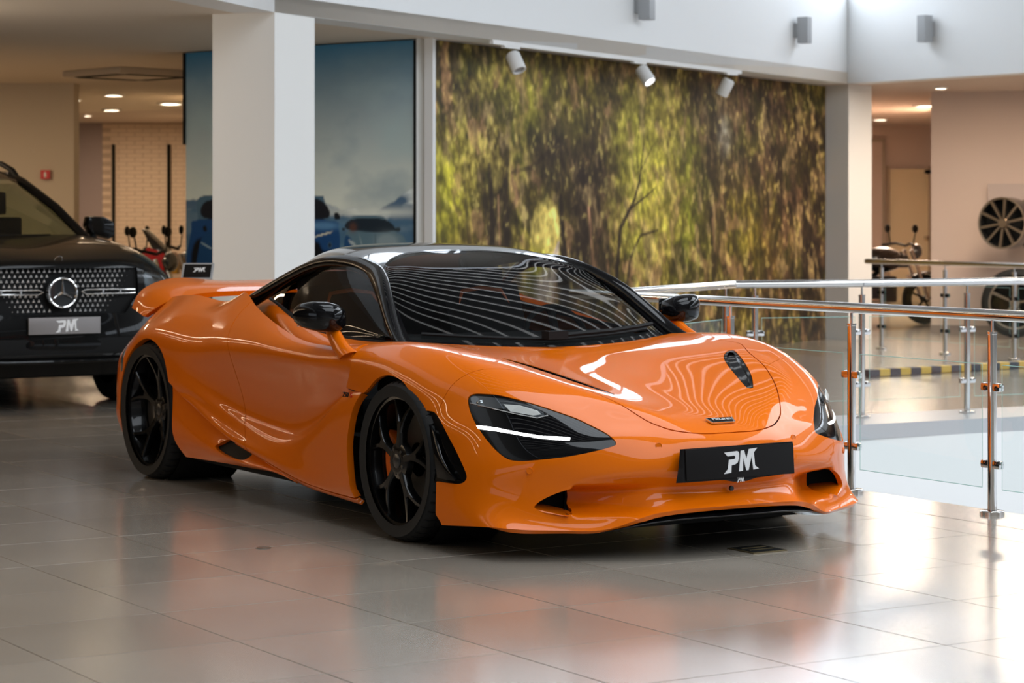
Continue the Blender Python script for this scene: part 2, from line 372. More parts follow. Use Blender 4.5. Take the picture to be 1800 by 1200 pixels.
# ---------------------------------------------------------------- room shell
HS = 2.75                                            # height of the soffits
A_, B_, E_ = (-1.656, 16.29), (-1.413, 16.72), (-2.112, 16.47)
FL, FC, FR = (-9.7, -9.9), (3.59, 24.99), (13.9, 11.76)      # ends and inner corner of the atrium fascia
WHITE = mat('white_wall', (.82, .83, .83), .6, spec=.3)
SOFFIT = mat('soffit_paint', (.74, .65, .54), .7, spec=.2)
COLB = mat('column_paint', (.80, .79, .76), .6, spec=.3)
def wall(name, a, b, z0, z1, m, th=.12, back=1, kind='structure', parent=None, label=None):
    """upright slab from plan point a to b; thickness goes to the left of a->b when back=1"""
    a_, b_ = Vector(W(*a)), Vector(W(*b)); d = (b_ - a_).normalized(); n = Vector((-d.y, d.x, 0)) * back
    mb = MB(); P = [a_, b_, b_ + n * th, a_ + n * th]; mb.prism([(p.x, p.y) for p in P], z0, z1)
    o = mb.build(name, m, parent)
    if parent is None: tag(o, kind=kind)
    return o
def slab(name, pts, z0, z1, m, parent=None):
    mb = MB(); mb.prism([W(*p)[:2] for p in pts], z0, z1); o = mb.build(name, m, parent)
    bm = bmesh.new(); bm.from_mesh(o.data); bmesh.ops.triangulate(bm, faces=[f for f in bm.faces if len(f.verts) > 4]); bm.to_mesh(o.data); bm.free()
    if parent is None: tag(o, kind='structure')
    return o

# floor: single polished stone tiles on a grout bed; a stairwell opening beyond the balustrade
TA = R(121.9); tu = np.array([math.cos(TA), math.sin(TA)]); tv = np.array([math.sin(TA), -math.cos(TA)])   # along / across the tile rows (X, D)
def ST(s, t): p = tv * s + tu * t; return (float(p[0]), float(p[1]))
VOID = [ST(7.40, 0.0), ST(7.40, 10.65), (1.24, 14.30), (2.217, 14.82), (2.96, 15.22), (6.6, 17.1)]
STONE = mat('polished_stone', (.34, .32, .30), .16)
def stone_nodes(m):
    nt = m.node_tree; b = nt.nodes['Principled BSDF']; ln = nt.links
    g = nt.nodes.new('ShaderNodeNewGeometry')
    oi = nt.nodes.new('ShaderNodeObjectInfo')
    n1 = nt.nodes.new('ShaderNodeTexNoise'); n1.inputs['Scale'].default_value = 1.3; n1.inputs['Detail'].default_value = 6
    n2 = nt.nodes.new('ShaderNodeTexNoise'); n2.inputs['Scale'].default_value = 60; n2.inputs['Detail'].default_value = 3
    mp = nt.nodes.new('ShaderNodeMapping'); mp.inputs['Rotation'].default_value = (0, 0, R(20)); mp.inputs['Scale'].default_value = (.6, 3.5, 1)
    n3 = nt.nodes.new('ShaderNodeTexNoise'); n3.inputs['Scale'].default_value = 7; n3.inputs['Detail'].default_value = 5; n3.inputs['Distortion'].default_value = 1.5
    for n in (n1, n2): ln.new(g.outputs['Position'], n.inputs['Vector'])
    ln.new(g.outputs['Position'], mp.inputs['Vector']); ln.new(mp.outputs[0], n3.inputs['Vector'])
    r = nt.nodes.new('ShaderNodeValToRGB'); r.color_ramp.elements[0].position = .3; r.color_ramp.elements[1].position = .7
    r.color_ramp.elements[0].color = (.285, .245, .20, 1); r.color_ramp.elements[1].color = (.365, .32, .265, 1)
    ad = nt.nodes.new('ShaderNodeMath'); ad.operation = 'ADD'; ml = nt.nodes.new('ShaderNodeMath'); ml.operation = 'MULTIPLY'; ml.inputs[1].default_value = .07
    ln.new(n2.outputs['Fac'], ml.inputs[0]); ln.new(ml.outputs[0], ad.inputs[0]); 
    m2 = nt.nodes.new('ShaderNodeMath'); m2.operation = 'MULTIPLY'; m2.inputs[1].default_value = .93; ln.new(n1.outputs['Fac'], m2.inputs[0]); ln.new(m2.outputs[0], ad.inputs[1])
    ln.new(ad.outputs[0], r.inputs[0])
    hv = nt.nodes.new('ShaderNodeHueSaturation'); mr = nt.nodes.new('ShaderNodeMapRange'); mr.inputs[3].default_value = .92; mr.inputs[4].default_value = 1.08
    ln.new(oi.outputs['Random'], mr.inputs[0]); ln.new(mr.outputs[0], hv.inputs['Value']); ln.new(r.outputs[0], hv.inputs['Color']); ln.new(hv.outputs[0], b.inputs['Base Color'])
    rr = nt.nodes.new('ShaderNodeMapRange'); rr.inputs[1].default_value = .3; rr.inputs[2].default_value = .75; rr.inputs[3].default_value = .20; rr.inputs[4].default_value = .225
    ln.new(n3.outputs['Fac'], rr.inputs[0]); ln.new(rr.outputs[0], b.inputs['Roughness'])
    b.inputs['Specular IOR Level'].default_value = .6; b.inputs['Coat Weight'].default_value = .7; b.inputs['Coat Roughness'].default_value = .17
stone_nodes(STONE)
GROUT = mat('grout', (.20, .19, .175), .6)
def in_void(p): return sd_poly(np.array([p]), np.array(VOID))[0] < 0
FLOORPOLY = [(-30, -12), (30, -12), (30, 48), (-30, 48)]
mb = MB()                                             # bed, with the opening left out
v0, v1, v2, v3, v4, v5 = VOID
L1, L2 = ST(7.40, -14), ST(7.40, 60)
for q in ([(-30,-12), L1, v0, v1, (-30, 13.8)], [(-30,13.8), v1, v2, (-30, 48)], [v2, v3, v4, v5, (12, 20), (30, 48), (-30, 48)], [L1, (30,-12), (30, 6), v0], [v0, (30, 6), (30, 48), (12, 20), v5]):
    P = [W(*p)[:2] for p in q]; mb.add([(x, y, -.004) for x, y in P], [tuple(range(len(P)))])
FLOOR = tag(mb.build('floor', GROUT), kind='structure')
tile = MB(); g = .0016; h = .6096
Mt = Matrix.Rotation(math.atan2(*(np.array(W(*tu)[:2]) - np.array(W(0, 0)[:2]))[::-1]), 4, 'Z')
tile.add([(g, g, -.004), (h-g, g, -.004), (h-g, h-g, -.004), (g, h-g, -.004), (g+.001, g+.001, 0), (h-g-.001, g+.001, 0), (h-g-.001, h-g-.001, 0), (g+.001, h-g-.001, 0)], [(4,5,6,7),(0,1,5,4),(1,2,6,5),(2,3,7,6),(3,0,4,7)])
tile_me = mesh_data('tile', tile.V, tile.F, STONE)
cells = []
for i in range(-50, 60):
    for j in range(-40, 80):
        s0, t0 = 2.505 - .6096 * 5 + .6096 * i, 5.41 - .6096 * 12 + .6096 * j
        cs = [ST(s0 + a * h, t0 + b * h) for a in (0, 1) for b in (0, 1)]
        cx, cd = np.mean(cs, 0)
        if cd < -2 or cd > 46 or abs(cx) > 3.5 + .5 * max(cd, 0): continue
        if any(in_void(c) for c in cs) or in_void((cx, cd)): continue
        vis = cd > 6.0 and abs(cx) < .245 * cd + .5
        cells.append((0 if vis else 1, cd if vis else 99, s0, t0))
cells.sort(); NT = 0
# local frame of a tile: x along tile rows (tu), y across; handedness in world: W maps (X,D) mirrored
def tile_matrix(s0, t0):
    o = Vector(W(*ST(s0, t0))); x = Vector(W(*ST(s0, t0 + 1))) - o; y = Vector(W(*ST(s0 + 1, t0))) - o
    M = Matrix.Identity(4); M.col[0][:3] = x; M.col[1][:3] = y; M.col[3][:3] = o; return M
flipT = tile_matrix(0, 0).to_3x3().determinant() < 0
rest = MB()
for vis, d_, s0, t0 in cells:
    M = tile_matrix(s0, t0)
    if flipT:                                         # start from the other edge so the tile stays right-handed
        o = Vector(W(*ST(s0 + h, t0))); M = Matrix.Identity(4); a = Vector(W(*ST(s0, t0 + 1))) - Vector(W(*ST(s0, t0))); b = Vector(W(*ST(s0, t0))) - Vector(W(*ST(s0 + 1, t0)))
        M.col[0][:3] = a; M.col[1][:3] = b; M.col[3][:3] = o
    if NT < 290 and vis == 0:
        o = link('tile', tile_me, FLOOR); o.matrix_local = M @ Matrix.Translation((0, 0, rng.uniform(-.0002, .0002))) @ Matrix.Rotation(rng.normal(0, .0003), 4, 'X') @ Matrix.Rotation(rng.normal(0, .0003), 4, 'Y'); NT += 1
    else: rest.add([M @ Vector(v) for v in tile.V], tile.F)
tag(rest.build('distant_tiles', STONE, FLOOR), kind='stuff')

# coping and walls of the stairwell
COPE = mat('coping_stone', (.42, .42, .43), .3)
slab('trim_1', [ST(7.05, 0), ST(7.05, 10.95), ST(7.40, 10.65), ST(7.40, 0)], -.2, .001, STONE)
slab('trim_2', [(1.24,14.30), (2.217,14.82), (2.96,15.22), (6.6,17.1), (6.35,17.75), (2.76,15.85), (2.05,15.45), (.95,14.85)], -.09, .004, COPE)
slab('trim_3', [ST(7.40, 10.65), (1.24, 14.30), (.95, 14.85), ST(7.05, 10.95)], -.09, .004, COPE)
PITW = mat('pit_wall', (.74, .735, .72), .6)
wall('wall_stairwell_far', (1.24, 14.32), (6.6, 17.12), -3.2, -.09, PITW, .1, 1)
wall('wall_stairwell_left', ST(7.40, 10.65), (1.24, 14.32), -3.2, -.09, PITW, .1, 1)
wall('wall_stairwell_near', ST(7.40, -.5), ST(7.40, 10.65), -3.2, -.2, PITW, .1, 1)
slab('floor_stairwell', [ST(7.3, -.5), ST(7.3, 10.7), (1.2, 14.4), (6.6, 17.2), (9, 10)], -3.3, -3.2, PITW)

# soffit under the upper floor, fascia around the atrium
tri = lambda pts: [W(*p)[:2] for p in pts]
slab('ceiling_left', [A_, FL, (-25, -9.9), (-25, 46), FC], HS, HS + .12, SOFFIT)
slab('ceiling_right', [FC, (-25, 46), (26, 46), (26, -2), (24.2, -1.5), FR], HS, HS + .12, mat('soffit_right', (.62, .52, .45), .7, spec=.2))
FT = 3.70
wall('wall_fascia_left', FL, A_, HS - .001, FT, WHITE, .3, 1)
wall('wall_fascia_far', A_, FC, HS - .001, FT, WHITE, .3, 1)
wall('wall_fascia_right', FC, (24.2, -1.5), HS - .001, FT, WHITE, .3, 1)
# column at the left, L-shaped pier under the inner corner
slab('wall_column', [A_, B_, (B_[0] - .456, B_[1] + .18), E_], 0, HS, COLB)
fd = np.array(FC) - np.array(A_); fd /= np.linalg.norm(fd); rd = np.array([1.475, -1.89]); rd /= np.linalg.norm(rd)
nf = np.array([-fd[1], fd[0]]); nr = np.array([rd[1], -rd[0]]) * -1
slab('wall_pier', [(3.405, 25.37), (3.62, 25.13), (3.915, 25.42), (3.70, 25.75)], 0, HS, COLB)

# printed murals: colours painted per vertex (flat prints)
def vnoise(x, y, seed=0):
    xi, yi = np.floor(x).astype(int), np.floor(y).astype(int); fx, fy = x - xi, y - yi
    fx, fy = fx*fx*(3-2*fx), fy*fy*(3-2*fy)
    def hsh(a, b):
        n = (a * 374761393 + b * 668265263 + seed * 974634541) & 0xffffffff; n = ((n ^ (n >> 13)) * 1274126177) & 0xffffffff
        return ((n ^ (n >> 16)) & 0xffff) / 65535.0
    return (hsh(xi, yi)*(1-fx) + hsh(xi+1, yi)*fx)*(1-fy) + (hsh(xi, yi+1)*(1-fx) + hsh(xi+1, yi+1)*fx)*fy
def fbm(x, y, seed=0, o=4):
    return sum(vnoise(x * 2**k, y * 2**k, seed + k) * .5**(k+1) for k in range(o)) / (1 - .5**o)
def srgb(r, g, b): return np.array([((c/255+.055)/1.055)**2.4 if c > 10 else c/255/12.92 for c in (r, g, b)])
def mixc(c, k, col): return c * (1 - k[..., None]) + col * k[..., None]
def blob(s, z, cs, cz, rs, rz, soft=1.): return np.exp(-(((s-cs)/rs)**2 + ((z-cz)/rz)**2)**soft)
def stroke(s, z, pts, w, soft=.3):
    d = np.full(s.shape, 1e9); ww = np.zeros(s.shape)
    for (a, b, wa), (c, e, wb) in zip(pts[:-1], pts[1:]):
        L = (c-a)**2 + (e-b)**2; t = np.clip(((s-a)*(c-a) + (z-b)*(e-b)) / L, 0, 1)
        dd = np.hypot(s-a-t*(c-a), z-b-t*(e-b)) / (wa + (wb-wa)*t)
        d = np.minimum(d, dd)
    return np.clip((1 - d) / soft, 0, 1) * w
def print_panel(name, A, B, z0, z1, ns, nz, paint, m, parent=None, off=.0):
    A, B = np.array(A), np.array(B); L = np.linalg.norm(B - A)
    s, z = np.meshgrid(np.linspace(0, L, ns), np.linspace(z0, z1, nz), indexing='xy')
    col = paint(s, z)
    P = [W(*(A + (B - A) * (q / L)), zz) for q, zz in zip(s.ravel(), z.ravel())]
    i = np.arange(ns * nz).reshape(nz, ns); F = np.stack([i[:-1, :-1], i[:-1, 1:], i[1:, 1:], i[1:, :-1]], -1).reshape(-1, 4)
    o = link(name, mesh_data(name, P, F, m), parent); at = o.data.color_attributes.new('print', 'FLOAT_COLOR', 'POINT')
    at.data.foreach_set('color', np.concatenate([np.clip(col, 0, 1).reshape(-1, 3), np.ones((ns*nz, 1))], 1).ravel().astype(np.float32)); return o
def forest(s, z):
    q = s * .35 + .0
    k = lambda f, g, sd: fbm(s * f * .62 + z * f * .10, z * g * 1.25 - s * g * .10, sd)
    st = k(8.5, 2.6, 3); fine = k(24, 8.5, 11); big = k(1.5, 1.2, 21)
    m = .38 * st + .34 * fine + .28 * big
    c = np.zeros(s.shape + (3,)) + srgb(58, 50, 34)
    c = mixc(c, np.clip((m - .44) * 5.5, 0, 1), srgb(104, 94, 48)); c = mixc(c, np.clip((m - .56) * 6, 0, 1), srgb(178, 166, 104))
    pk = k(11, 4, 33); c = mixc(c, np.clip((pk - .54) * 5.5, 0, .6) , srgb(150, 122, 98))
    gr = k(6, 2.5, 44)
    green = np.clip((gr - .5) * 5, 0, 1)
    c = mixc(c, green * .40, srgb(82, 92, 36))
    dk = k(9, 3.4, 88); c = mixc(c, np.clip((dk - .48) * 4.2, 0, .75), srgb(44, 37, 28))
    leaf = np.clip((fine - .36) * 3.2, 0, 1) * np.clip((st - .25) * 2.4, .3, 1)
    # bright glades
    for cs, cz, rs, rz, col, w in ((3.72,1.62,.55,.62,(186,182,84),1.0),(3.35,1.9,.35,.55,(150,150,70),.7),(.18,1.45,.36,.45,(166,164,64),.9),(1.5,2.42,.40,.28,(140,138,62),.8),(1.1,2.35,.5,.3,(120,118,56),.5),(2.0,1.95,.4,.45,(128,124,66),.45),(2.35,2.35,.5,.4,(118,112,56),.6),(4.55,1.45,.32,.85,(118,128,40),.7),(5.75,1.2,.5,.5,(128,120,46),.65),(4.05,2.3,.45,.4,(134,128,64),.6),(5.25,2.15,.14,.18,(190,190,180),.8),(1.45,1.15,.25,.3,(120,122,40),.4),(6.3,.9,.4,.5,(112,92,40),.45),(5.0,1.0,.25,.4,(120,118,48),.5),(.5,.95,.5,.3,(96,72,42),.5)):
        c = mixc(c, np.clip(blob(s, z, cs, cz, rs, rz) * w * (.35 + 1.0 * leaf), 0, 1), srgb(*col))
    # dark wood masses
    dn = .45 + .9 * k(9, 2.2, 55)
    for cs, cz, rs, rz, w in ((2.25,1.72,.62,.46,.92),(1.85,1.85,.35,.35,.7),(2.75,1.5,.34,.5,.7),(2.45,1.05,.38,.6,.85),(.95,1.3,.28,.6,.6),(4.9,1.7,.38,.7,.6),(6.6,1.9,.9,.8,.75),(7.4,1.3,.45,1.5,.85),(5.6,2.4,1.1,.3,.55),(7.0,.6,.9,.5,.7),(4.7,2.5,.5,.25,.6),(.6,2.3,.3,.25,.35),(.4,.75,.6,.3,.45),(5.1,.6,.6,.3,.5)):
        c = mixc(c, np.clip(blob(s, z, cs, cz, rs, rz) * w * dn, 0, .93), srgb(46, 38, 33))
    lt = k(12, 3, 66); c = mixc(c, np.clip((lt - .60) * 3.2, 0, .40), srgb(150, 134, 104))
    top = np.clip((z - 2.45) / .35, 0, 1); c = mixc(c, top * .45, srgb(52, 42, 26))
    # tunnel mouth with the road, trunks around it
    arch = np.clip(1.25 - (((s - 1.78) / .27)**2 + ((z - 1.13) / .33)**2), 0, 1) * 1.4
    c = mixc(c, np.clip(arch, 0, 1), np.zeros(s.shape + (3,)) + srgb(206, 192, 120) * (.6 + .6 * leaf[..., None]))
    c = mixc(c, stroke(s, z, [(1.75,.7,.22),(1.93,.98,.07),(1.985,1.10,.02)], .8, .6), srgb(190, 178, 176))
    c = mixc(c, np.clip(blob(s, z, 1.6, .95, .2, .1), 0, .8), srgb(150, 152, 40))
    for pts, w in (([(2.02,1.50,.04),(2.05,1.2,.06),(2.10,.6,.14)], .95), ([(2.35,1.5,.10),(2.45,1.1,.11),(2.6,.6,.14)], .85), ([(.84,1.75,.035),(.88,1.4,.05),(.90,.7,.08)], .9), ([(1.13,1.8,.03),(1.10,1.4,.06),(1.16,.7,.10)], .8), ([(.45,1.6,.03),(.55,1.0,.05),(.55,.6,.06)], .55),
                   ([(3.02,.55,.055),(3.05,.85,.045),(3.11,1.22,.038),(3.38,1.48,.026),(3.48,1.66,.02),(3.56,2.0,.01)], .95), ([(3.30,1.40,.02),(3.62,1.52,.012),(3.8,1.6,.006)], .85), ([(3.22,.6,.04),(3.30,.95,.03),(3.50,1.15,.022),(3.85,1.2,.012)], .8), ([(3.48,1.66,.016),(3.42,1.9,.01),(3.47,2.15,.006)], .8), ([(3.5,1.75,.01),(3.75,2.0,.006)], .7),
                   ([(4.85,2.3,.03),(4.95,1.6,.05),(5.05,.6,.07)], .6), ([(7.25,2.2,.06),(7.2,1.4,.08),(7.25,.4,.1)], .7), ([(2.0,2.0,.02),(1.55,1.75,.03),(1.2,1.7,.02)], .6)):
        c = mixc(c, stroke(s, z, pts, w, .5), srgb(44, 36, 30))
    tw = fbm(s * 19 + z * 4, z * 13 - s * 3, 91, 3); tw2 = fbm(s * 9, z * 6 + s * 2, 95, 3)
    c = c * (.62 + .76 * np.clip((tw - .5) * 2.2 + .5, 0, 1))[..., None] * (.78 + .44 * tw2)[..., None]
    c = mixc(c, np.clip((tw - .64) * 3, 0, .30) * np.clip(tw2 * 2 - .5, 0, 1), srgb(206, 196, 132))
    bark = np.clip((k(14, 2, 77) - .55) * 5, 0, 1)
    for pts in ([(1.30,1.75,.04),(1.27,1.45,.05)], [(2.52,1.4,.03),(2.62,.8,.05)], [(.98,1.5,.02),(1.0,1.1,.03)], [(5.0,1.3,.03),(5.05,1.0,.03)]):
        c = mixc(c, stroke(s, z, pts, .8, .8) * (.3 + .7 * bark), srgb(176, 142, 118))
    c = np.clip(c * 1.0, 0, 1) ** 1.22 * 2.05 * np.array([1.10, 1.0, .84])
    return c
def snow(s, z):
    n = fbm(s * 1.3, z * 2.1, 5, 5); n2 = fbm(s * 3, z * 9, 9, 4)
    t = np.clip((z - 1.35) / 1.4, 0, 1)
    c = srgb(172, 180, 178) * (1 - t[..., None]) + srgb(38, 86, 118) * t[..., None]
    c = mixc(c, np.clip((n - .5) * 2.2, 0, .5) * np.sin(np.pi * np.clip(t, 0, 1)), srgb(128, 150, 158))
    c = mixc(c, np.clip((.45 - n) * 2, 0, .4), srgb(40, 84, 112))
    ridge = 1.42 + .06 * np.sin(s * 5 + 1) + .10 * blob(s, 0 * s, 2.55, 0, .25, 1) + .04 * blob(s, 0 * s, 1.9, 0, .06, 1) + .03 * (fbm(s * 12, 0 * s, 7) - .5)
    mt = np.clip((ridge - z) / .02, 0, 1); snowm = np.clip((n2 - .42) * 5, 0, 1)
    c = mixc(c, mt, srgb(56, 80, 106)); c = mixc(c, mt * snowm * .75, srgb(186, 196, 200))
    fog = np.clip(blob(s, z, 2.1, 1.36, .7, .04) + .7 * blob(s, z, .6, 1.3, .9, .07), 0, 1); c = mixc(c, fog * .85, srgb(168, 176, 176))
    fz = 1.33 - .04 * (s - 2) + .03 * (fbm(s * 18, 0 * s, 8) - .5)
    c = mixc(c, np.clip((fz - z) / .03, 0, 1) * .9, srgb(52, 82, 108)); c = mixc(c, np.clip((1.12 - z) / .2, 0, 1), srgb(96, 124, 138))
    pol = lambda pts, soft=.006: np.clip(-sd_poly(np.stack([s.ravel(), z.ravel()], 1), curve(pts, 5, True)) / soft, 0, 1).reshape(s.shape)
    def suv(o):
        nonlocal c
        c = mixc(c, pol([(o-.48,1.30),(o-.45,1.50),(o+.07,1.50),(o+.10,1.485),(o+.17,1.31),(o+.18,1.26),(o-.5,1.26)]), srgb(70, 100, 124))
        c = mixc(c, pol([(o-.40,1.31),(o-.38,1.46),(o+.05,1.47),(o+.145,1.31)]), srgb(22, 26, 36))
        c = mixc(c, pol([(o-.56,.80),(o-.56,1.2),(o-.48,1.30),(o+.19,1.295),(o+.265,1.22),(o+.28,1.05),(o+.27,.80)]), srgb(24, 66, 118))
        c = mixc(c, np.clip(blob(s, z, o+.1, 1.25, .16, .03), 0, .7), srgb(92, 140, 186)); c = mixc(c, pol([(o-.5,.8),(o-.5,1.14),(o+.0,1.14),(o+.1,1.06),(o+.2,1.04),(o+.2,.8)], .03), srgb(10, 14, 22))
        c = mixc(c, pol([(o+.02,1.155),(o+.02,1.17),(o+.18,1.205),(o+.18,1.19)], .004), srgb(196, 200, 190)); c = mixc(c, pol([(o+.22,1.30),(o+.21,1.35),(o+.25,1.36),(o+.28,1.33),(o+.27,1.30)]), srgb(20, 26, 34))
        rr = np.hypot(s - (o+.165), z - 1.09); c = mixc(c, np.clip((.028 - rr) / .005, 0, 1) * .9, srgb(60, 90, 120)); c = mixc(c, np.clip((.018 - rr) / .005, 0, 1) * .9, srgb(14, 20, 30))
    c = c * 1.55
    suv(1.474)
    c = mixc(c, pol([(1.80,.85),(1.79,1.12),(1.81,1.19),(1.835,1.215),(1.87,1.315),(1.92,1.335),(2.15,1.335),(2.23,1.315),(2.325,1.21),(2.42,1.17),(2.455,1.08),(2.45,.85)]), srgb(84, 112, 130))
    c = mixc(c, pol([(1.835,1.215),(1.872,1.305),(2.225,1.305),(2.315,1.205)]), srgb(26, 40, 54))
    c = mixc(c, np.clip(blob(s, z, 1.89, 1.235, .035, .035), 0, .6), srgb(96, 62, 48))
    c = mixc(c, pol([(1.80,1.00),(1.79,1.12),(1.815,1.18),(1.87,1.15),(1.93,1.07),(1.93,1.0)], .01), srgb(28, 70, 116)); c = mixc(c, pol([(1.84,1.14),(1.86,1.10),(1.93,1.075),(1.90,1.12)]), srgb(150, 166, 176))
    c = mixc(c, pol([(1.95,1.185),(1.955,1.185),(2.0,1.07),(1.985,1.07)], .004) * .7, srgb(150, 168, 178)); c = mixc(c, pol([(2.12,1.185),(2.13,1.185),(2.135,1.06),(2.12,1.06)], .004) * .7, srgb(40, 60, 76))
    c = mixc(c, np.clip(blob(s, z, 2.25, 1.12, .1, .06), 0, .5), srgb(150, 166, 176))
    c = mixc(c, pol([(2.33,1.205),(2.325,1.235),(2.385,1.24),(2.385,1.205)]), srgb(40, 52, 60)); c = mixc(c, pol([(1.775,1.21),(1.77,1.235),(1.80,1.235),(1.805,1.205)]), srgb(30, 40, 50))
    suv(.62)
    c = mixc(c, pol([(.16,.85),(.15,1.05),(.20,1.16),(.30,1.2),(.6,1.2),(.6,.85)]), srgb(24, 66, 112)); c = mixc(c, pol([(.19,1.09),(.19,1.105),(.30,1.06),(.30,1.045)], .004), srgb(150, 176, 190))
    c = mixc(c, pol([(.21,1.2),(.2,1.24),(.24,1.25),(.25,1.2)]), srgb(18, 24, 30))
    c = mixc(c, np.clip((.93 - z) / .1, 0, 1) * .6, srgb(20, 28, 36))
    return c * np.array([1.48, 1.46, 1.36])
PRINT = color_attr_mat('mural_print', .55, .25); PRINT2 = color_attr_mat('poster_print', .35, .35)
MA, MB_ = np.array((-.624, 18.7)), np.array((3.40, 25.32))
md = (MB_ - MA) / np.linalg.norm(MB_ - MA); mn = np.array([-md[1], md[0]])
mur = thing('mural', 'wide printed wall mural of a road through shady forest trees', 'mural', W(*MA))
mur.matrix_world; bpy.context.view_layer.update()
def keep(o, parent):
    o.parent = parent; o.matrix_parent_inverse = Matrix.Translation(parent.location).inverted(); return o
keep(print_panel('mural_sheet', MA, MB_, .0, HS - .01, 620, 210, forest, PRINT), mur)
wall('wall_mural_back', tuple(MA + mn * .02), tuple(MB_ + mn * .02), 0, HS, COLB, .2, 1)
PL_, PR_ = np.array((-2.82, 20.2)), np.array((-.784, 18.7))
pd = (PR_ - PL_) / np.linalg.norm(PR_ - PL_); pn = np.array([-pd[1], pd[0]])
pos = thing('poster', 'tall blue poster of cars in front of snowy mountains behind the column', 'poster', W(*PL_))
keep(print_panel('poster_sheet', PL_, PR_, .0, HS - .01, 330, 240, snow, PRINT2), pos)
bk = wall('poster_backing', tuple(PL_ + pn * .015), tuple(PR_ + pn * .015), 0, HS - .01, MBLACK, .12, 1, parent=pos); bk.matrix_parent_inverse = Matrix.Translation(pos.location).inverted()
fr = wall('poster_edge', tuple(PR_ - pn * .01), tuple(PR_ + pd * .018 - pn * .01), 0, HS - .01, MBLACK, .03, 1, parent=pos); fr.matrix_parent_inverse = Matrix.Translation(pos.location).inverted()
fr = wall('poster_edge', tuple(PL_ - pd * .03 - pn * .01), tuple(PL_ - pn * .01), 1.95, HS - .01, MBLACK, .03, 1, parent=pos); fr.matrix_parent_inverse = Matrix.Translation(pos.location).inverted()
POST = mat('post_paint', (.74, .73, .69), .6)
slab('trim_4', [(-.765, 18.68), (-.700, 18.72), (-.66, 18.95), (-.80, 18.95)], 0, HS, POST)
slab('trim_5', [(-.700, 18.66), (-.632, 18.62), (-.60, 18.78), (-.68, 18.95)], 0, HS, WHITE)

# rooms beyond, left
BEIGE = mat('beige_wall', (.62, .54, .42), .7, spec=.2)
wall('wall_beige', (-9, 24.9), (-4.67, 24.9), 0, HS, BEIGE, .3, 1)
wall('wall_purple', (-7.5, 35.3), (-6.19, 35.3), 0, HS, mat('mauve_wall', (.34, .28, .29), .7), .2, 1)
bw = wall('wall_brick', (-6.20, 35.32), (-4.3, 35.32), 0, HS, mat('brick_mortar', (.52, .40, .31), .9), .2, 1)
BRICKM = mat('brick_white', (.74, .60, .48), .75, noise=(2.2, .10))
brick = MB(); brick.box((0, -.012, 0), (.237, 0.004, .056)); brick_me = mesh_data('brick', brick.V, brick.F, BRICKM)
bo = Vector(W(-6.20, 35.32)); bx = (Vector(W(-4.3, 35.32)) - bo).normalized(); Mb = Matrix.Identity(4); Mb.col[0][:3] = bx; Mb.col[1][:3] = Vector((-bx.y, bx.x, 0)); Mb.col[3][:3] = bo
nb = 0
for r_ in range(8, 43):
    for k in range(-1, 7):
        x = .247 * k + (.1235 if r_ % 2 else 0) + .01
        if x < 0 or x > 1.62 or nb >= 295: continue
        o = link('brick', brick_me, bw); o.matrix_local = Mb @ Matrix.Translation((x, rng.uniform(-.004, .002), .0636 * r_)); nb += 1
for px in (200, 297):
    X = (px - 900) / 4105.4 * 35.28
    o = MB(); p = Vector(W(X, 35.26)); o.box((p.x - .02, p.y - .02, 0), (p.x + .02, p.y + .02, 2.42)); o = o.build('mounting_rail', MBLACK); tag(o, 'thin black upright rail on the white brick wall, ' + ('left one of two' if px == 200 else 'right one of two'), 'rail')
wall('wall_left_far', (-4.35, 35.4), (-2.6, 20.6), 0, HS, BEIGE, .2, -1)
wall('wall_west', (-25, 46), (-25, -9.9), 0, HS, BEIGE, .2, -1)
wall('wall_north', (-25, 45.9), (26, 45.9), 0, HS, BEIGE, .2, 1)
# rooms beyond, right
PINK = mat('pink_wall', (.66, .53, .45), .7, spec=.2)
wall('wall_pink', (4.79, 26.7), (9.5, 25.6), 0, HS, PINK, .3, 1)
wall('wall_pink_return', (4.79, 26.7), (6.6, 36.6), 0, HS, PINK, .2, -1)
wall('wall_recess', (3.2, 36.7), (6.8, 36.7), 0, HS, PINK, .2, 1)
wall('baseboard_pink', (4.78, 26.68), (9.5, 25.58), 0, .09, mat('baseboard', (.28, .22, .19), .5), .02, 1)
wall('wall_behind_mural', (3.3, 26.0), (3.3, 36.6), 0, HS, PINK, .2, 1)
dr = wall('door_1', ((1563-900)/4105.4*36.6, 36.6), ((1634-900)/4105.4*36.6, 36.6), 0, 2.08, mat('cream_door', (.80, .66, .42), .5), .05, 1)
for nm, x0, x1 in (('door_handle', 1627, 1631),):
    m_ = MB(); a = Vector(W((x0-900)/4105.4*36.5, 36.5)); m_.box((a.x-.02, a.y-.02, .98), (a.x+.05, a.y+.03, 1.03)); m_.build(nm, STEEL, dr)
m_ = MB()
for xa in (1561, 1635):
    a = Vector(W((xa-900)/4105.4*36.5, 36.5)); m_.box((a.x-.02, a.y-.02, 0), (a.x+.02, a.y+.02, 2.12))
m_.build('door_frame', mat('door_frame', (.45, .36, .26), .5), dr)
m_ = MB(); a = Vector(W((1632-900)/4105.4*36.45, 36.45)); m_.box((a.x-.04, a.y-.04, 2.0), (a.x+.04, a.y+.04, 2.06)); m_.build('door_closer', MBLACK, dr)
a0, a1 = (3.4, 36.62), ((1556-900)/4105.4*36.62, 36.62)
wall('door_2', a0, a1, 0, 2.55, mat('door_frame', (.45, .36, .26), .5), .03, 1); wall('trim_6', a0, (a1[0]-.05, 36.6), 0, 2.50, PINK, .03, 1)

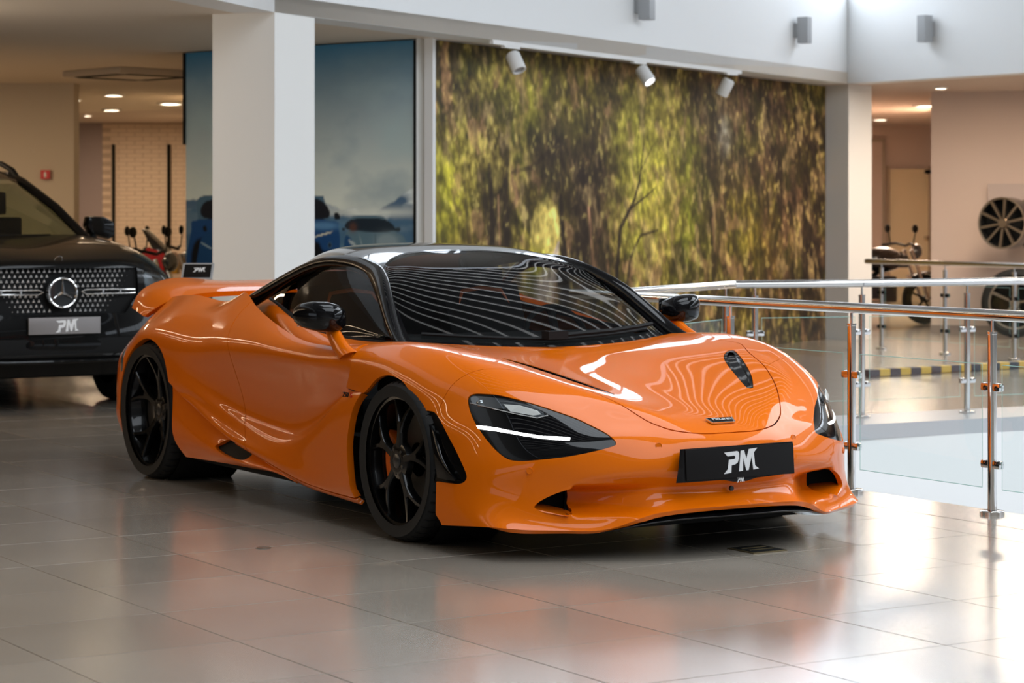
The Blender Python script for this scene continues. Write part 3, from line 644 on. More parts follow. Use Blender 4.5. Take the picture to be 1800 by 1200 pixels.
# atrium above the fascia: glazed band with mullions, slatted roof
PANE = mat('bright_pane', (.9, .9, .9), .5, emit=(.80, .89, 1), es=4.0)
MUL = mat('mullion_grey', (.30, .31, .32), .5)
def glazing(n, a, b, pitch, z0=FT, z1=4.62):
    a, b = np.array(a, float), np.array(b, float); L = np.linalg.norm(b - a); d = (b - a) / L; k = max(1, int(L / pitch))
    root = wall('window_%d' % n, tuple(a), tuple(b), z0 - .02, z0 + .02, MUL, .1, 1)
    for i in range(k):
        p, q = a + d * (L * i / k + .05), a + d * (L * (i + 1) / k - .05)
        wall('window_pane', tuple(p), tuple(q), z0 + .04, z1, PANE, .02, 1, parent=root)
    for i in range(k + 1):
        p = a + d * (L * i / k); wall('mullion', tuple(p - d * .05), tuple(p + d * .05), z0, z1, MUL, .14, 1, parent=root)
    wall('transom', tuple(a), tuple(b), z1, z1 + .10, MUL, .16, 1, parent=root)
glazing(1, A_, FC, 1.0); glazing(2, FC, (24.2, -1.5), 1.6)
wall('wall_upper_far', A_, FC, 4.72, 6.6, mat('upper_wall', (.35, .33, .30), .7), .3, 1); wall('wall_upper_right', FC, (24.2, -1.5), 4.72, 6.6, mat('upper_wall', (.35, .33, .30), .7), .3, 1)
wall('wall_upper_left', FL, A_, FT, 6.6, mat('upper_wall', (.35, .33, .30), .7), .3, 1)
wall('wall_behind', FL, (24.2, -9.9), 0, 6.6, mat('wall_behind_paint', (.30, .28, .26), .7), .3, -1)
wall('wall_behind_right', (24.2, -9.9), (24.2, -1.5), 0, 6.6, mat('upper_wall', (.35, .33, .30), .7), .3, -1)
RZ = 6.5
slab('ceiling_atrium', [FL, (24.2, -9.9), (24.2, -1.5), FC, A_], RZ + .3, RZ + .4, mat('roof_dark', (.10, .10, .11), .7))
STRIP = mat('roof_light_strip', (.9, .9, .9), .5, emit=(.95, .98, 1), es=.6)
rs = MB(); rl = MB()
for k in range(64):
    dD = -9 + .52 * k
    xl = FL[0] + (A_[0] - FL[0]) * (dD - FL[1]) / (A_[1] - FL[1]) if dD < A_[1] else A_[0] + (FC[0] - A_[0]) * (dD - A_[1]) / (FC[1] - A_[1])
    xr = FC[0] + (dD - FC[1]) / (-1.5 - FC[1]) * (24.2 - FC[0])
    if xr - xl < 4.0: continue
    p, q = Vector(W(xl + .3, dD)), Vector(W(xr - 3.0, dD)); M = along(p, q); L = (q - p).length
    rs.box((0, -.035, RZ), (L, .035, RZ + .03), M); rl.box((0, .06, RZ - .02), (L, .09, RZ + .2), M)
cs = tag(rs.build('atrium_strip_lights', STRIP), 'rows of thin white light strips under the atrium roof', 'light', kind='stuff')
tag(rl.build('trim_7', mat('roof_slat', (.16, .16, .17), .5)), kind='structure')

# ---------------------------------------------------------------- orange sports car
CAR = thing('sports_car', 'bright orange low sports car with black roof and black wheels on the tiles', 'car')
def panel(name, M, m, parent=None, rim=.012, rim_mat=None):
    """skin with its cut edges turned inwards, as one object"""
    V, N, T = M
    e = np.concatenate([T[:, [0, 1]], T[:, [1, 2]], T[:, [2, 0]]]); key = np.sort(e, 1)
    _, idx, cnt = np.unique(key, axis=0, return_index=True, return_counts=True)
    be = e[idx[cnt == 1]]
    V2 = [V]; N2 = [N]; F = [tuple(t) for t in T]; o = len(V)
    if rim and len(be):
        bv = np.unique(be); mp = {int(v): i for i, v in enumerate(bv)}; k = len(bv)
        top = V[bv]; bot = V[bv] - N[bv] * rim; acc = np.zeros((k, 3))
        for a, b in be:
            fn = np.cross(V[b] - V[a], -N[a]); acc[mp[int(a)]] -= fn; acc[mp[int(b)]] -= fn
        acc /= np.maximum(np.linalg.norm(acc, axis=1, keepdims=True), 1e-12)
        V2 += [top, bot]; N2 += [acc, acc]
        F += [(o + mp[int(b)], o + mp[int(a)], o + k + mp[int(a)], o + k + mp[int(b)]) for a, b in be]
    me = mesh_data(name, np.concatenate(V2), F, m, normals=np.concatenate(N2))
    return link(name, me, CAR if parent is None else parent)
def xy(V): return np.stack([V[:, 0], np.abs(V[:, 1])], 1)
def xz(V): return V[:, [0, 2]]
def ob(V, th=R(-55)):
    """oblique side/front view: axis turned about z, height"""
    return np.stack([V[:, 0] * math.cos(th + R(90)) - np.abs(V[:, 1]) * math.sin(th + R(90)) , V[:, 2]], 1)
def P2(pts, f, n=6, closed=True):
    A = np.array(pts, float); return curve(f(A), n, closed)
def both(fn):
    """run a builder for the right (-1) and the left (+1) side"""
    for s in (-1, 1): fn(s)

# outlines on the skin (x, |y|, z)
HOOD = [(-.30,.0),(-.30,.0),(-.30,.3),(-.30,.55),(-.147,.60),(-.147,.60),(.06,.665),(.15,.672),(.21,.65),(.308,.606),(.495,.544),(.67,.462),(.785,.397),(.865,.347),(.913,.305),(.963,.23),(.995,.12),(1.003,.0),(1.003,.0)]
HEADLIGHT = [(.425,.856,.611),(.443,.841,.625),(.484,.82,.627),(.539,.788,.625),(.611,.741,.61),(.684,.682,.588),(.781,.591,.547),(.835,.542,.516),(.883,.503,.487),(.909,.486,.464),(.916,.483,.454),(.917,.491,.443),(.893,.553,.425),(.84,.65,.403),(.772,.735,.389),(.719,.788,.382),(.675,.823,.387),(.628,.846,.415),(.575,.861,.455),(.517,.87,.502),(.466,.87,.549),(.435,.864,.585)]
HL_STRIP = [(.512,.87,.508),(.592,.832,.504),(.655,.793,.494),(.744,.718,.48),(.816,.634,.475),(.822,.635,.464),(.749,.721,.469),(.659,.795,.483),(.597,.835,.491),(.524,.87,.496)]
HL_LENS = [(.437,.85,.614),(.513,.812,.617),(.589,.766,.607),(.655,.715,.592),(.708,.683,.565),(.717,.689,.551),(.696,.714,.55),(.631,.765,.568),(.558,.812,.578),(.471,.852,.582)]
ARCH = [(-.7,.583),(-.7,.583),(-.295,.580),(-.295,.580),(-.233,.614),(-.164,.653),(-.069,.673),(.034,.659),(.099,.625),(.163,.579),(.204,.549),(.251,.548),(.296,.535),(.391,.45),(.474,.367),(.512,.320),(.513,.298),(.493,.283),(.455,.277),(.339,.277),(.339,.277),(.341,.146),(.341,.146),(.379,.112),(.40,.05),(.40,.05),(-.7,.05),(-.7,.05)]
DUCT = [(.15,.549),(.204,.549),(.251,.548),(.296,.535),(.391,.45),(.474,.367),(.512,.320),(.513,.298),(.493,.283),(.455,.277),(.339,.277),(.30,.277),(.30,.277),(.27,.36),(.20,.48)]
INTAKE = [(.754,.209),(.734,.231),(.691,.258),(.638,.279),(.612,.283),(.594,.272),(.586,.24),(.590,.205),(.602,.187),(.66,.178),(.71,.187),(.748,.198)]   # (|y|, z) seen from the front
HOODVENT = [(.287,.488),(.23,.539),(.217,.572),(.246,.575),(.404,.507),(.558,.428),(.672,.352),(.68,.337),(.655,.332),(.52,.382),(.389,.435)]
DOORP = [(-.20,.584),(-.20,.584),(-.299,.585),(-.443,.593),(-.493,.594),(-.493,.594),(-.464,.647),(-.448,.684),(-.465,.762),(-.50,.80),(-.55,1.0),(-.55,1.0),(-1.84,1.0),(-1.84,1.0),(-1.80,.88),(-1.70,.744),(-1.652,.685),(-1.646,.599),(-1.628,.498),(-1.60,.406),(-1.50,.266),(-1.46,.235),(-1.46,.235),(-1.15,.19),(-.88,.155),(-.6,.138),(-.20,.135),(-.20,.135)]
BLADE = [(-.10,.60),(-.10,.60),(-.295,.59),(-.338,.566),(-.387,.503),(-.426,.40),(-.435,.327),(-.414,.194),(-.387,.153),(-.332,.10),(-.25,.0),(-.25,.0),(.1,.0),(.1,.0)]
RARCH = [(-3.03,.0),(-3.03,.0),(-3.025,.345),(-3.00,.46),(-2.93,.57),(-2.827,.655),(-2.704,.700),(-2.587,.708),(-2.471,.672),(-2.395,.592),(-2.348,.483),(-2.335,.383),(-2.318,.232),(-2.20,.12),(-2.1,.0),(-2.1,.0)]
SLOT = [(-1.859,.225),(-1.82,.249),(-1.773,.267),(-1.711,.265),(-1.597,.247),(-1.515,.225),(-1.528,.197),(-1.588,.19),(-1.746,.197)]
MARKER = [(-3.012,.529),(-3.025,.602),(-3.034,.648),(-3.0,.64),(-2.975,.597),(-2.985,.531)]

G = .0022                                         # half a panel gap
fG = net(FRONT, 150, 280)
def sstep(a, b, x): t = np.clip((x - a) / (b - a), 0, 1); return t * t * (3 - 2 * t)
_y, _z = np.abs(fG[..., 1]), fG[..., 2]                # scoops: the nose runs back towards each bumper intake
fG[..., 0] -= np.where(fG[..., 0] > .3, .135 * sstep(.30, .60, _y) * (1 - sstep(.612, .640, _y)) * sstep(.168, .205, _z) * (1 - sstep(.262, .296, _z)), 0)
front = grid_mesh(fG); fV = front[0]
under = (front[0] - front[1] * .014, front[1], front[2])
poly = {k: P2(v, f) for k, v, f in (('hl', HEADLIGHT, ob), ('strip', HL_STRIP, ob), ('lens', HL_LENS, ob))}
poly['intake'] = curve(INTAKE, 6, True)
def yz(V): return np.stack([np.abs(V[:, 1]), V[:, 2]], 1)
hoodp = curve(HOOD + [(x, -y) for x, y in HOOD[::-1]], 8, True)
d_hood = sd_poly(fV[:, :2], hoodp)
# the hood outline only applies to the upper skin
d_hood = np.where(fV[:, 2] < .455, .5, d_hood)
d_arch = sd_poly(xz(fV), P2(ARCH, np.array)); d_arch = np.where(np.abs(fV[:, 1]) < .74, .5, d_arch)
d_vent = sd_poly(xy(fV), P2(HOODVENT, np.array)); d_vent = np.where(fV[:, 2] < .5, .5, d_vent)
# rear cut of the front skin: door shut line, and the screen line
def shut(V): return sd_poly(xz(V), np.array([(-.3,.0),(-.3,.58),(-.488,.59),(-.459,.647),(-.443,.684),(-.46,.762),(-.47,.79),(-.48,1),(-3,1),(-3,0)]))
d_shut = np.where(np.abs(fV[:, 1]) > .70, shut(fV), .5)
def seq(M, *fs):
    """clip by several per-vertex functions of the vertices (recomputed after every cut)"""
    for f in fs: M = clip(M, f(M[0]))
    return M
F_hood = lambda V: np.where(V[:, 2] < .455, .5, sd_poly(V[:, :2], hoodp))
F_arch = lambda V: np.where(np.abs(V[:, 1]) < .74, .5, sd_poly(xz(V), P2(ARCH, np.array)))
F_hl = lambda V: sd_poly(ob(V), poly['hl']); F_int = lambda V: np.where(V[:, 0] < .3, .5, sd_poly(yz(V), poly['intake']))
F_vent = lambda V: np.where(V[:, 2] < .5, .5, sd_poly(xy(V), P2(HOODVENT, np.array)))
F_shut = lambda V: np.where(np.abs(V[:, 1]) > .70, shut(V), .5)
seam = lambda V: V[:, 0] - (.50 + (.56 - np.abs(V[:, 1])) * .55)       # fender / bumper joint ahead of the wheel

hood = clip(clip(front, d_hood + G), G - F_vent(clip(front, d_hood + G)[0]))
panel('hood', hood, ORANGE)
vent_all = clip(front, d_vent + .001); vent_all = (vent_all[0] - vent_all[1] * .010, vent_all[1], vent_all[2])
for s in (-1, 1):
    v = clip(vent_all, -s * vent_all[0][:, 1]); v2 = (v[0] + v[1] * .0085, v[1], v[2])
    o = panel('hood_vent', v, GBLACK, rim=0)
    ring = seq(v2, lambda V: -(F_vent(V) + .012)); panel('vent_frame', ring, GBLACK, o, rim=.02)
body = clip(front, G - d_hood)
body = seq(body, lambda V: -F_arch(V), lambda V: -F_hl(V), lambda V: -F_int(V), lambda V: -F_shut(V) + .0045)
wing_all = seq(body, lambda V: seam(V) + G * .5)
bumper = seq(body, lambda V: -seam(V) + G * .5)
panel('front_bumper', bumper, ORANGE, rim=.02)
for s in (-1, 1): panel('front_wing', seq(wing_all, lambda V: -s * V[:, 1]), ORANGE, rim=.02)
shell = seq(under, lambda V: -F_arch(V) - .004, lambda V: -F_hl(V), lambda V: -F_int(V), lambda V: -F_vent(V), lambda V: -F_shut(V) - .004)
panel('body_shell', shell, MBLACK, rim=0)

# headlights: dark pod set into the skin, lamp lens, light bar
hl_all = clip(front, F_hl(fV) + .0012)
st_all = clip(front, sd_poly(ob(fV), poly['strip'])); ln_all = clip(front, sd_poly(ob(fV), poly['lens']))
LENSM = mat('lamp_lens', (.10, .11, .12), .08, .6, coat=1)
for s in (-1, 1):
    side_ = lambda M, d: seq((M[0] - M[1] * d, M[1], M[2]), lambda V: -s * V[:, 1])
    pod = panel('headlight', side_(hl_all, .004), GBLACK, rim=.015)
    panel('light_bar', side_(st_all, .002), LEDWHITE, pod, rim=.002)
    panel('lamp_lens', side_(ln_all, .003), LENSM, pod, rim=.002)
    # projector barrels and a reflector wedge inside the lens
    base = np.array(HL_LENS); c = base.mean(0)
    for k, (t, rr) in enumerate(((.14, .017), (.34, .015), (.52, .012))):
        p = base[0] * (1 - t) + base[4] * t; p = p + np.array([.006, .006, -.018])
        lx = MB(); lx.sphere((p[0], s * p[1], p[2]), rr, 14); lx.build('lamp_projector', mat('projector_glass', (.25, .27, .28), .08, .9), pod, smooth=True)
    w = [(.585,.785,.592),(.640,.745,.590),(.695,.70,.572),(.712,.692,.558),(.690,.715,.553),(.62,.775,.566)]
    lw = MB(); lw.extrude([(x + .007, s * (y + .007), z) for x, y, z in w], (.003, s * .003, 0)); lw.build('lamp_reflector', mat('lamp_reflector', (.70, .72, .70), .25, .3), pod)
    ln_ = MB(); ln_.tube([(x + .008, s * (y + .008), z) for x, y, z in ((.44,.852,.590),(.53,.822,.578),(.63,.768,.560),(.705,.705,.545),(.730,.672,.556))], .0022, 6); ln_.build('lamp_rim', mat('lamp_rim', (.35, .36, .36), .2, .6), pod, smooth=True)

# ducts: black pocket behind each bumper intake, with the orange floor of the scoop
for s in (-1, 1):
    fl = [(.70,.60,.188),(.79,.60,.180),(.845,.655,.174),(.787,.724,.187),(.752,.757,.200),(.70,.74,.212),(.66,.66,.204)]
    m_ = MB(); m_.add([(x, s * y, z) for x, y, z in fl], [tuple(range(7)) if s > 0 else tuple(range(7))[::-1]]); m_.build('scoop_floor', ORANGE, CAR)
    m_ = MB(); m_.add([(x, s * y, z) for x, y, z in ((.67,.57,.17),(.60,.84,.17),(.60,.84,.31),(.67,.57,.31))], [(0,1,2,3)]); m_.build('bumper_intake', MBLACK, CAR)
# black duct ahead of each front wheel
du_all = clip(front, np.where(np.abs(fV[:, 1]) < .74, .5, sd_poly(xz(fV), P2(DUCT, np.array))) + .001)
for s in (-1, 1):
    d = seq((du_all[0] - du_all[1] * .008, du_all[1], du_all[2]), lambda V: -s * V[:, 1])
    dp = panel('wheel_duct', d, GBLACK, rim=.03)
    B_ = [[(.262,.946,.500),(.30,.944,.470),(.335,.940,.425)],[(.305,.952,.42),(.345,.950,.40),(.385,.944,.365)],[(.335,.955,.345),(.395,.953,.335),(.445,.945,.315)],[(.345,.952,.292),(.415,.950,.290),(.468,.940,.290)]]
    bl = grid_mesh(net(B_, 12, 10)); bl = bl if bl[1][:, 1].mean() > 0 else (bl[0], -bl[1], bl[2][:, ::-1]); panel('duct_blade', bl if s > 0 else mirror(bl), GBLACK, dp, rim=.012)

# black splitter blade under the nose
sp = [[(.96,0,.215),(.94,.25,.21),(.89,.42,.19),(.84,.53,.14),(.74,.62,.13)],
      [(.985,0,.180),(.97,.25,.177),(.92,.42,.158),(.86,.53,.122),(.76,.62,.115)],
      [(1.045,0,.158),(1.03,.25,.156),(.975,.42,.137),(.90,.54,.112),(.80,.64,.108)],
      [(1.02,0,.150),(1.0,.25,.148),(.95,.42,.130),(.88,.54,.106),(.78,.64,.104)],
      [(.30,0,.125),(.30,.25,.125),(.30,.42,.12),(.30,.54,.105),(.30,.66,.104)]]
panel('front_splitter', grid_mesh(net(full(sp), 40, 60)), GBLACK, rim=0)

# side: doors, quarters, sills
def yout(M): return M if M[1][:, 1].mean() > 0 else (M[0], -M[1], M[2][:, ::-1])
sideR = yout(grid_mesh(net(SIDE, 90, 260))); lowR = yout(grid_mesh(net(LOWER, 40, 110))); shR = yout(grid_mesh(net(SHOULDER, 24, 90)))
doorp = P2(DOORP, np.array); bladep = P2(BLADE, np.array); rarchp = P2(RARCH, np.array); slotp = P2(SLOT, np.array)
lo_line = lambda V: V[:, 2] - np.interp(V[:, 0], [-3.6,-2.6,-2.41,-2.2,-1.96,-1.7,-1.45,-1.15,-.88,-.6,-.2], [.1,.1,.53,.44,.36,.282,.232,.187,.153,.136,.133])
F_door = lambda V: sd_poly(xz(V), doorp); F_blade = lambda V: sd_poly(xz(V), bladep); F_rarch = lambda V: sd_poly(xz(V), rarchp)
shutr = lambda V: sd_poly(xz(V), np.array([(1,0),(1,1.2),(-.545,1.2),(-.50,.80),(-.462,.762),(-.445,.684),(-.461,.647),(-.490,.591),(-.2,.582),(-.2,0)]))
for s in (-1, 1):
    fl = (lambda M: M) if s > 0 else mirror
    up = seq(sideR, lambda V: -lo_line(V) + G)
    door = seq(up, lambda V: F_door(V) + G, lambda V: -F_blade(V))
    d = panel('door', fl(door), ORANGE, rim=.03)
    quarter = seq(up, lambda V: V[:, 0] + .9, lambda V: -F_door(V) + G, lambda V: -F_rarch(V))
    panel('rear_quarter', fl(quarter), ORANGE, rim=.03)
    sill = seq(sideR, lambda V: lo_line(V) + G, lambda V: -F_blade(V), lambda V: -F_rarch(V), lambda V: -1.62 - V[:, 0])
    panel('sill', fl(sill), ORANGE, rim=.02)
    low = seq(lowR, lambda V: -F_rarch(V), lambda V: -sd_poly(xz(V), slotp))
    panel('side_panel', fl(low), ORANGE, rim=.02)
    sl = seq(lowR, lambda V: sd_poly(xz(V), slotp) - .01); panel('side_intake', fl((sl[0] - sl[1] * .02, sl[1], sl[2])), MBLACK, rim=0)
    panel('shoulder_panel', fl(shR), ORANGE, rim=0)
    us = seq((sideR[0] - sideR[1] * .016, sideR[1], sideR[2]), lambda V: -F_rarch(V), lambda V: -F_blade(V), lambda V: -lo_line(V) + .01, lambda V: V[:, 0] + .40)
    panel('side_shell', fl(us), MBLACK, rim=0)
    mk = seq(sideR, lambda V: sd_poly(xz(V), P2(MARKER, np.array)) )
    panel('side_marker', fl((mk[0] + mk[1] * .002, mk[1], mk[2])), mat('marker_grey', (.10, .13, .13), .2, coat=1), rim=.004)
    # wheel-house liners: dark drum over each wheel
    for xc, zc, rad, y0 in ((0., .327, .385, .60), (-2.67, .345, .39, .55)):
        ln = MB(); M = Matrix.Translation((xc, s * y0, zc)) @ Matrix.Rotation(R(-90 * s), 4, 'X')
        ln.lathe([(.02, 0), (rad - .02, 0), (rad - .02, .895 - y0)], 40, M); ln.build('wheel_liner', MBLACK, CAR)

# deck and tail
deck = MB()
deck.add([(-2.0,-.70,.86),(-2.0,.70,.86),(-3.36,.55,.85),(-3.36,-.55,.85)], [(0,1,2,3)]); deck.build('rear_deck', ORANGE, CAR)
tail = MB(); tp = [(-3.46,-.74,.25),(-3.46,.74,.25),(-3.46,.74,.55),(-3.43,.62,.78),(-3.40,.48,.86),(-3.40,-.48,.86),(-3.43,-.62,.78),(-3.46,-.74,.55)]
tail.add(tp, [tuple(range(8))]); tail.build('rear_bumper', MBLACK, CAR)
floor_ = MB(); floor_.box((-3.3, -.62, .10), (.78, .62, .13)); floor_.box((-2.2, -.88, .13), (-.45, .88, .16)); floor_.build('underbody', MBLACK, CAR)

# rear wing
wg = grid_mesh(net(WING, 30, 90)); wV, wN, wT = wg
if wN[:, 2].mean() < 0: wg = (wV, -wN, wT[:, ::-1])
wl = (wg[0] - wg[1] * .028, -wg[1], wg[2][:, ::-1])
spo = panel('rear_spoiler', wg, ORANGE, rim=.028); panel('spoiler_underside', wl, ORANGE, spo, rim=0)

# glasshouse
scr = grid_mesh(net(SCREEN, 50, 70)); rf = grid_mesh(net(ROOF, 50, 70)); sg = grid_mesh(net(SIDEGLASS, 24, 60))
def outward(M, ref=(-1.3, 0, .3)):
    s_ = ((M[0] - np.array(ref)) * M[1]).sum(1).mean()
    return M if s_ > 0 else (M[0], -M[1], M[2][:, ::-1])
scr, rf = outward(scr), outward(rf); sg = outward(sg, (-1.2, 0, .9))
uvs = np.stack(np.meshgrid(np.linspace(0, 1, 50), np.linspace(-1, 1, 70), indexing='ij'), -1).reshape(-1, 2)
edge = np.maximum(np.abs(uvs[:, 1]) - .925, np.maximum(uvs[:, 0] - .975, .03 - uvs[:, 0]))
panel('windscreen', clip(scr, edge), SCREENGLASS, rim=0)
panel('screen_surround', clip((scr[0] + scr[1] * .001, scr[1], scr[2]), -edge), GBLACK, rim=.01)
panel('roof', rf, GBLACK, rim=.02)
pl = curve(PILLAR, 8)
for s in (-1, 1):
    fl = (lambda M: M) if s > 0 else mirror
    panel('side_window', fl(sg), SIDEGLASSM, rim=0)
    # pillar: flattened tube along the roof arch, running on as the rear buttress
    sec = [(.0,.030),(.022,.024),(.034,.0),(.022,-.028),(-.012,-.030),(-.032,-.004),(-.022,.022)]
    V = []; F = []; n = len(sec) ; cl = curve([(a, b, 0) for a, b in sec], 3, True)[:, :2]; n = len(cl)
    for i, p in enumerate(pl):
        t = Vector(pl[min(i+1, len(pl)-1)] - pl[max(i-1, 0)]).normalized(); out_ = Vector((0, 1, .75)).normalized()
        u = (out_ - out_.dot(t) * t).normalized(); w = t.cross(u)
        k = .9 + .5 * math.exp(-((i - 36) / 16.0)**2); 
        for a, b in cl: V.append(Vector(p) + u * (a - .022) * 1.0 + w * b * k * (1 if True else 1))
    for i in range(len(pl) - 1):
        for j in range(n): F.append((i*n+j, i*n+(j+1) % n, (i+1)*n+(j+1) % n, (i+1)*n+j))
    m_ = MB(); m_.add([(v[0], s * v[1], v[2]) for v in V], F); m_.build('roof_pillar', GBLACK, CAR, smooth=True, angle=60)
    # belt strip under the side window
    g = [SIDEGLASS[2][i] for i in range(8)]; m_ = MB(); m_.tube([(x, s * (y + .006), z - .002) for x, y, z in curve(g, 4)], .011, 6); m_.build('window_strip', MBLACK, CAR, smooth=True)

# cabin
cab = MB(); cab.box((-2.0, -.66, .30), (-.35, .66, .34)); cab.box((-2.02, -.55, .30), (-1.98, .55, .95)); cab.box((-1.74, -.56, .30), (-1.70, .56, 1.06)); cab.build('cabin_floor', CABIN, CAR)
dash = MB(); dash.add(*(lambda P: (P, [(0,1,2,3),(3,2,4,5)]))([(-.28,-.62,.74),(-.28,.62,.74),(-.72,.62,.80),(-.72,-.62,.80),(-.80,.62,.55),(-.80,-.62,.55)])); dash.build('dashboard', CABIN, CAR)
for s in (-1, 1):
    st = MB(); y0 = s * .36
    prof = [(-1.02,.42),(-1.38,.40),(-1.50,.55),(-1.60,.80),(-1.66,.985),(-1.58,1.0),(-1.50,.82),(-1.40,.56),(-1.30,.50),(-1.02,.50)]
    st.extrude([(x, y0 - .22, z) for x, z in prof], (0, .44, 0)); so = st.build('seat', CABIN, CAR, bevel=.03)
    tr = MB(); tr.tube([(-1.51, y0 - .17, .70), (-1.535, y0 - .16, .86), (-1.57, y0 - .11, .955), (-1.575, y0, .97), (-1.57, y0 + .11, .955), (-1.535, y0 + .16, .86), (-1.51, y0 + .17, .70)], .014, 8); tr.build('seat_trim', SEATORANGE, so, smooth=True)
sw = MB(); M = Matrix.Translation((-.86, .36, .74)) @ Matrix.Rotation(R(70), 4, 'Y')
sw.tube([M @ Vector((.17 * math.cos(a), .17 * math.sin(a), 0)) for a in np.linspace(0, 2 * math.pi, 28)[:-1]], .014, 8, closed=True)
sw.tube([M @ Vector((-.16, 0, 0)), M @ Vector((.16, 0, 0))], .02, 8); sw.tube([M @ Vector((0, 0, 0)), M @ Vector((0, 0, -.12))], .03, 8); sw.build('steering_wheel', CABIN, CAR, smooth=True)
rv = MB(); rv.box((-1.10, -.11, 1.02), (-1.08, .11, 1.075)); rv.tube([(-1.09, 0, 1.06), (-1.13, 0, 1.12)], .01, 6); rv.build('interior_mirror', CABIN, CAR, bevel=.008)
# wiper: arm and blade parked along the foot of the screen
def on_screen(y, up=.02, xoff=0.):
    r = SCREEN[0]; ys = [p[1] for p in r]; x = np.interp(y, ys, [p[0] for p in r]); z = np.interp(y, ys, [p[2] for p in r]); return (x - .05 + xoff, y, z + .035 + up)
wp = MB(); wp.tube([on_screen(y, .006) for y in np.linspace(-.60, .55, 12)], .008, 6); wp.tube([on_screen(y, .022) for y in np.linspace(-.05, .60, 8)], .010, 6)
wp.box((-.25, -.10, .79), (-.19, .0, .825)); wp.build('windscreen_wiper', MBLACK, CAR, smooth=True)
cw = MB()
for k in range(13):
    pass
ck = grid_mesh(net(full([[(-.20,0,.742),(-.24,.30,.753),(-.35,.56,.768),(-.43,.70,.782)], [(-.30,0,.775),(-.33,.30,.782),(-.42,.54,.795),(-.47,.69,.805)]]), 6, 40)); panel('cowl_panel', outward(ck), MBLACK, rim=0)

# door mirrors
for s in (-1, 1):
    V = []; 
    hs = MB()
    secs = []
    # housing: rounded wedge, lofted outwards
    for t, (yc, xc, zc, hw, hx) in enumerate(((.845,-.70,.878,.008,.03),(.86,-.69,.880,.045,.060),(.90,-.675,.885,.062,.075),(.95,-.67,.890,.066,.078),(1.0,-.685,.894,.062,.070),(1.035,-.71,.897,.050,.052),(1.055,-.73,.898,.030,.032),(1.062,-.74,.898,.004,.008))):
        ring = []
        for k in range(20):
            a = 2 * math.pi * k / 20; c, sn = math.cos(a), math.sin(a)
            px = hx * (abs(c) ** .6) * (1 if c > 0 else -1); pz = hw * (abs(sn) ** .6) * (1 if sn > 0 else -1)
            ring.append((xc + px + (0 if c > 0 else .02 * abs(c)), s * yc, zc + pz))
        secs.append(ring)
    V = [p for r_ in secs for p in r_]; F = []
    for i in range(len(secs) - 1):
        for k in range(20): F.append((i*20+k, i*20+(k+1) % 20, (i+1)*20+(k+1) % 20, (i+1)*20+k))
    F += [tuple(range(20))[::-1], tuple(range((len(secs)-1)*20, len(secs)*20))]
    hs.add(V, F); ho = hs.build('door_mirror', GBLACK, CAR, smooth=True, angle=70)
    gl = MB(); gl.box((-.765, s * .87 if s > 0 else s * 1.03, .845), (-.758, s * 1.03 if s > 0 else s * .87, .935)); gl.build('mirror_glass', CHROME, ho, bevel=.002)
    # stalk
    stp = [(-.50,.915,.728),(-.56,.915,.755),(-.63,.905,.79),(-.68,.90,.825),(-.69,.90,.845)]; sr = [.044,.040,.035,.032,.032]; V = []; F = []
    for (x, y, z), r_ in zip(stp, sr):
        for k in range(12):
            a = 2 * math.pi * k / 12; V.append((x + 1.35 * r_ * math.cos(a), s * (y + .75 * r_ * math.sin(a)), z + .5 * r_ * math.cos(a)))
    for i in range(len(stp) - 1):
        for k in range(12): F.append((i*12+k, i*12+(k+1) % 12, (i+1)*12+(k+1) % 12, (i+1)*12+k))
    F += [tuple(range(12))[::-1], tuple(range(48, 60))]
    sk = MB(); sk.add(V, F); sk.build('mirror_stalk', ORANGE, ho, smooth=True, angle=60)

# wheels
def tyre_data(name, rad, wid, rim):
    prof = [(rim, -.5), (rim + .012, -.5), (rim + .045, -.53), (rad - .03, -.52), (rad - .012, -.47), (rad - .002, -.40)]
    mid = [(rad, -.36), (rad, -.26), (rad - .009, -.255), (rad - .009, -.225), (rad, -.22), (rad, -.04), (rad - .009, -.035), (rad - .009, .035), (rad, .04), (rad, .22), (rad - .009, .225), (rad - .009, .255), (rad, .26), (rad, .36)]
    P = prof + mid + [(r_, -h) for r_, h in prof[::-1]]
    blocks = 44; V = []; F = []; m = len(P); ang = []
    for k in range(blocks):
        for u, g in ((.0, 0), (.78, 0), (.80, 1), (.98, 1)): ang.append((2 * math.pi * (k + u) / blocks, g))
    for a, g in ang:
        for r_, h in P:
            rr = r_ - (.007 if g and r_ > rad - .004 and abs(h) > .04 else 0)
            aa = a + .10 * h
            V.append((rr * math.cos(aa), h * wid, rr * math.sin(aa)))
    n = len(ang)
    for k in range(n):
        j = (k + 1) % n
        for i in range(m - 1): F.append((k*m+i, k*m+i+1, j*m+i+1, j*m+i))
    mb = MB(); mb.add(V, F); return mb
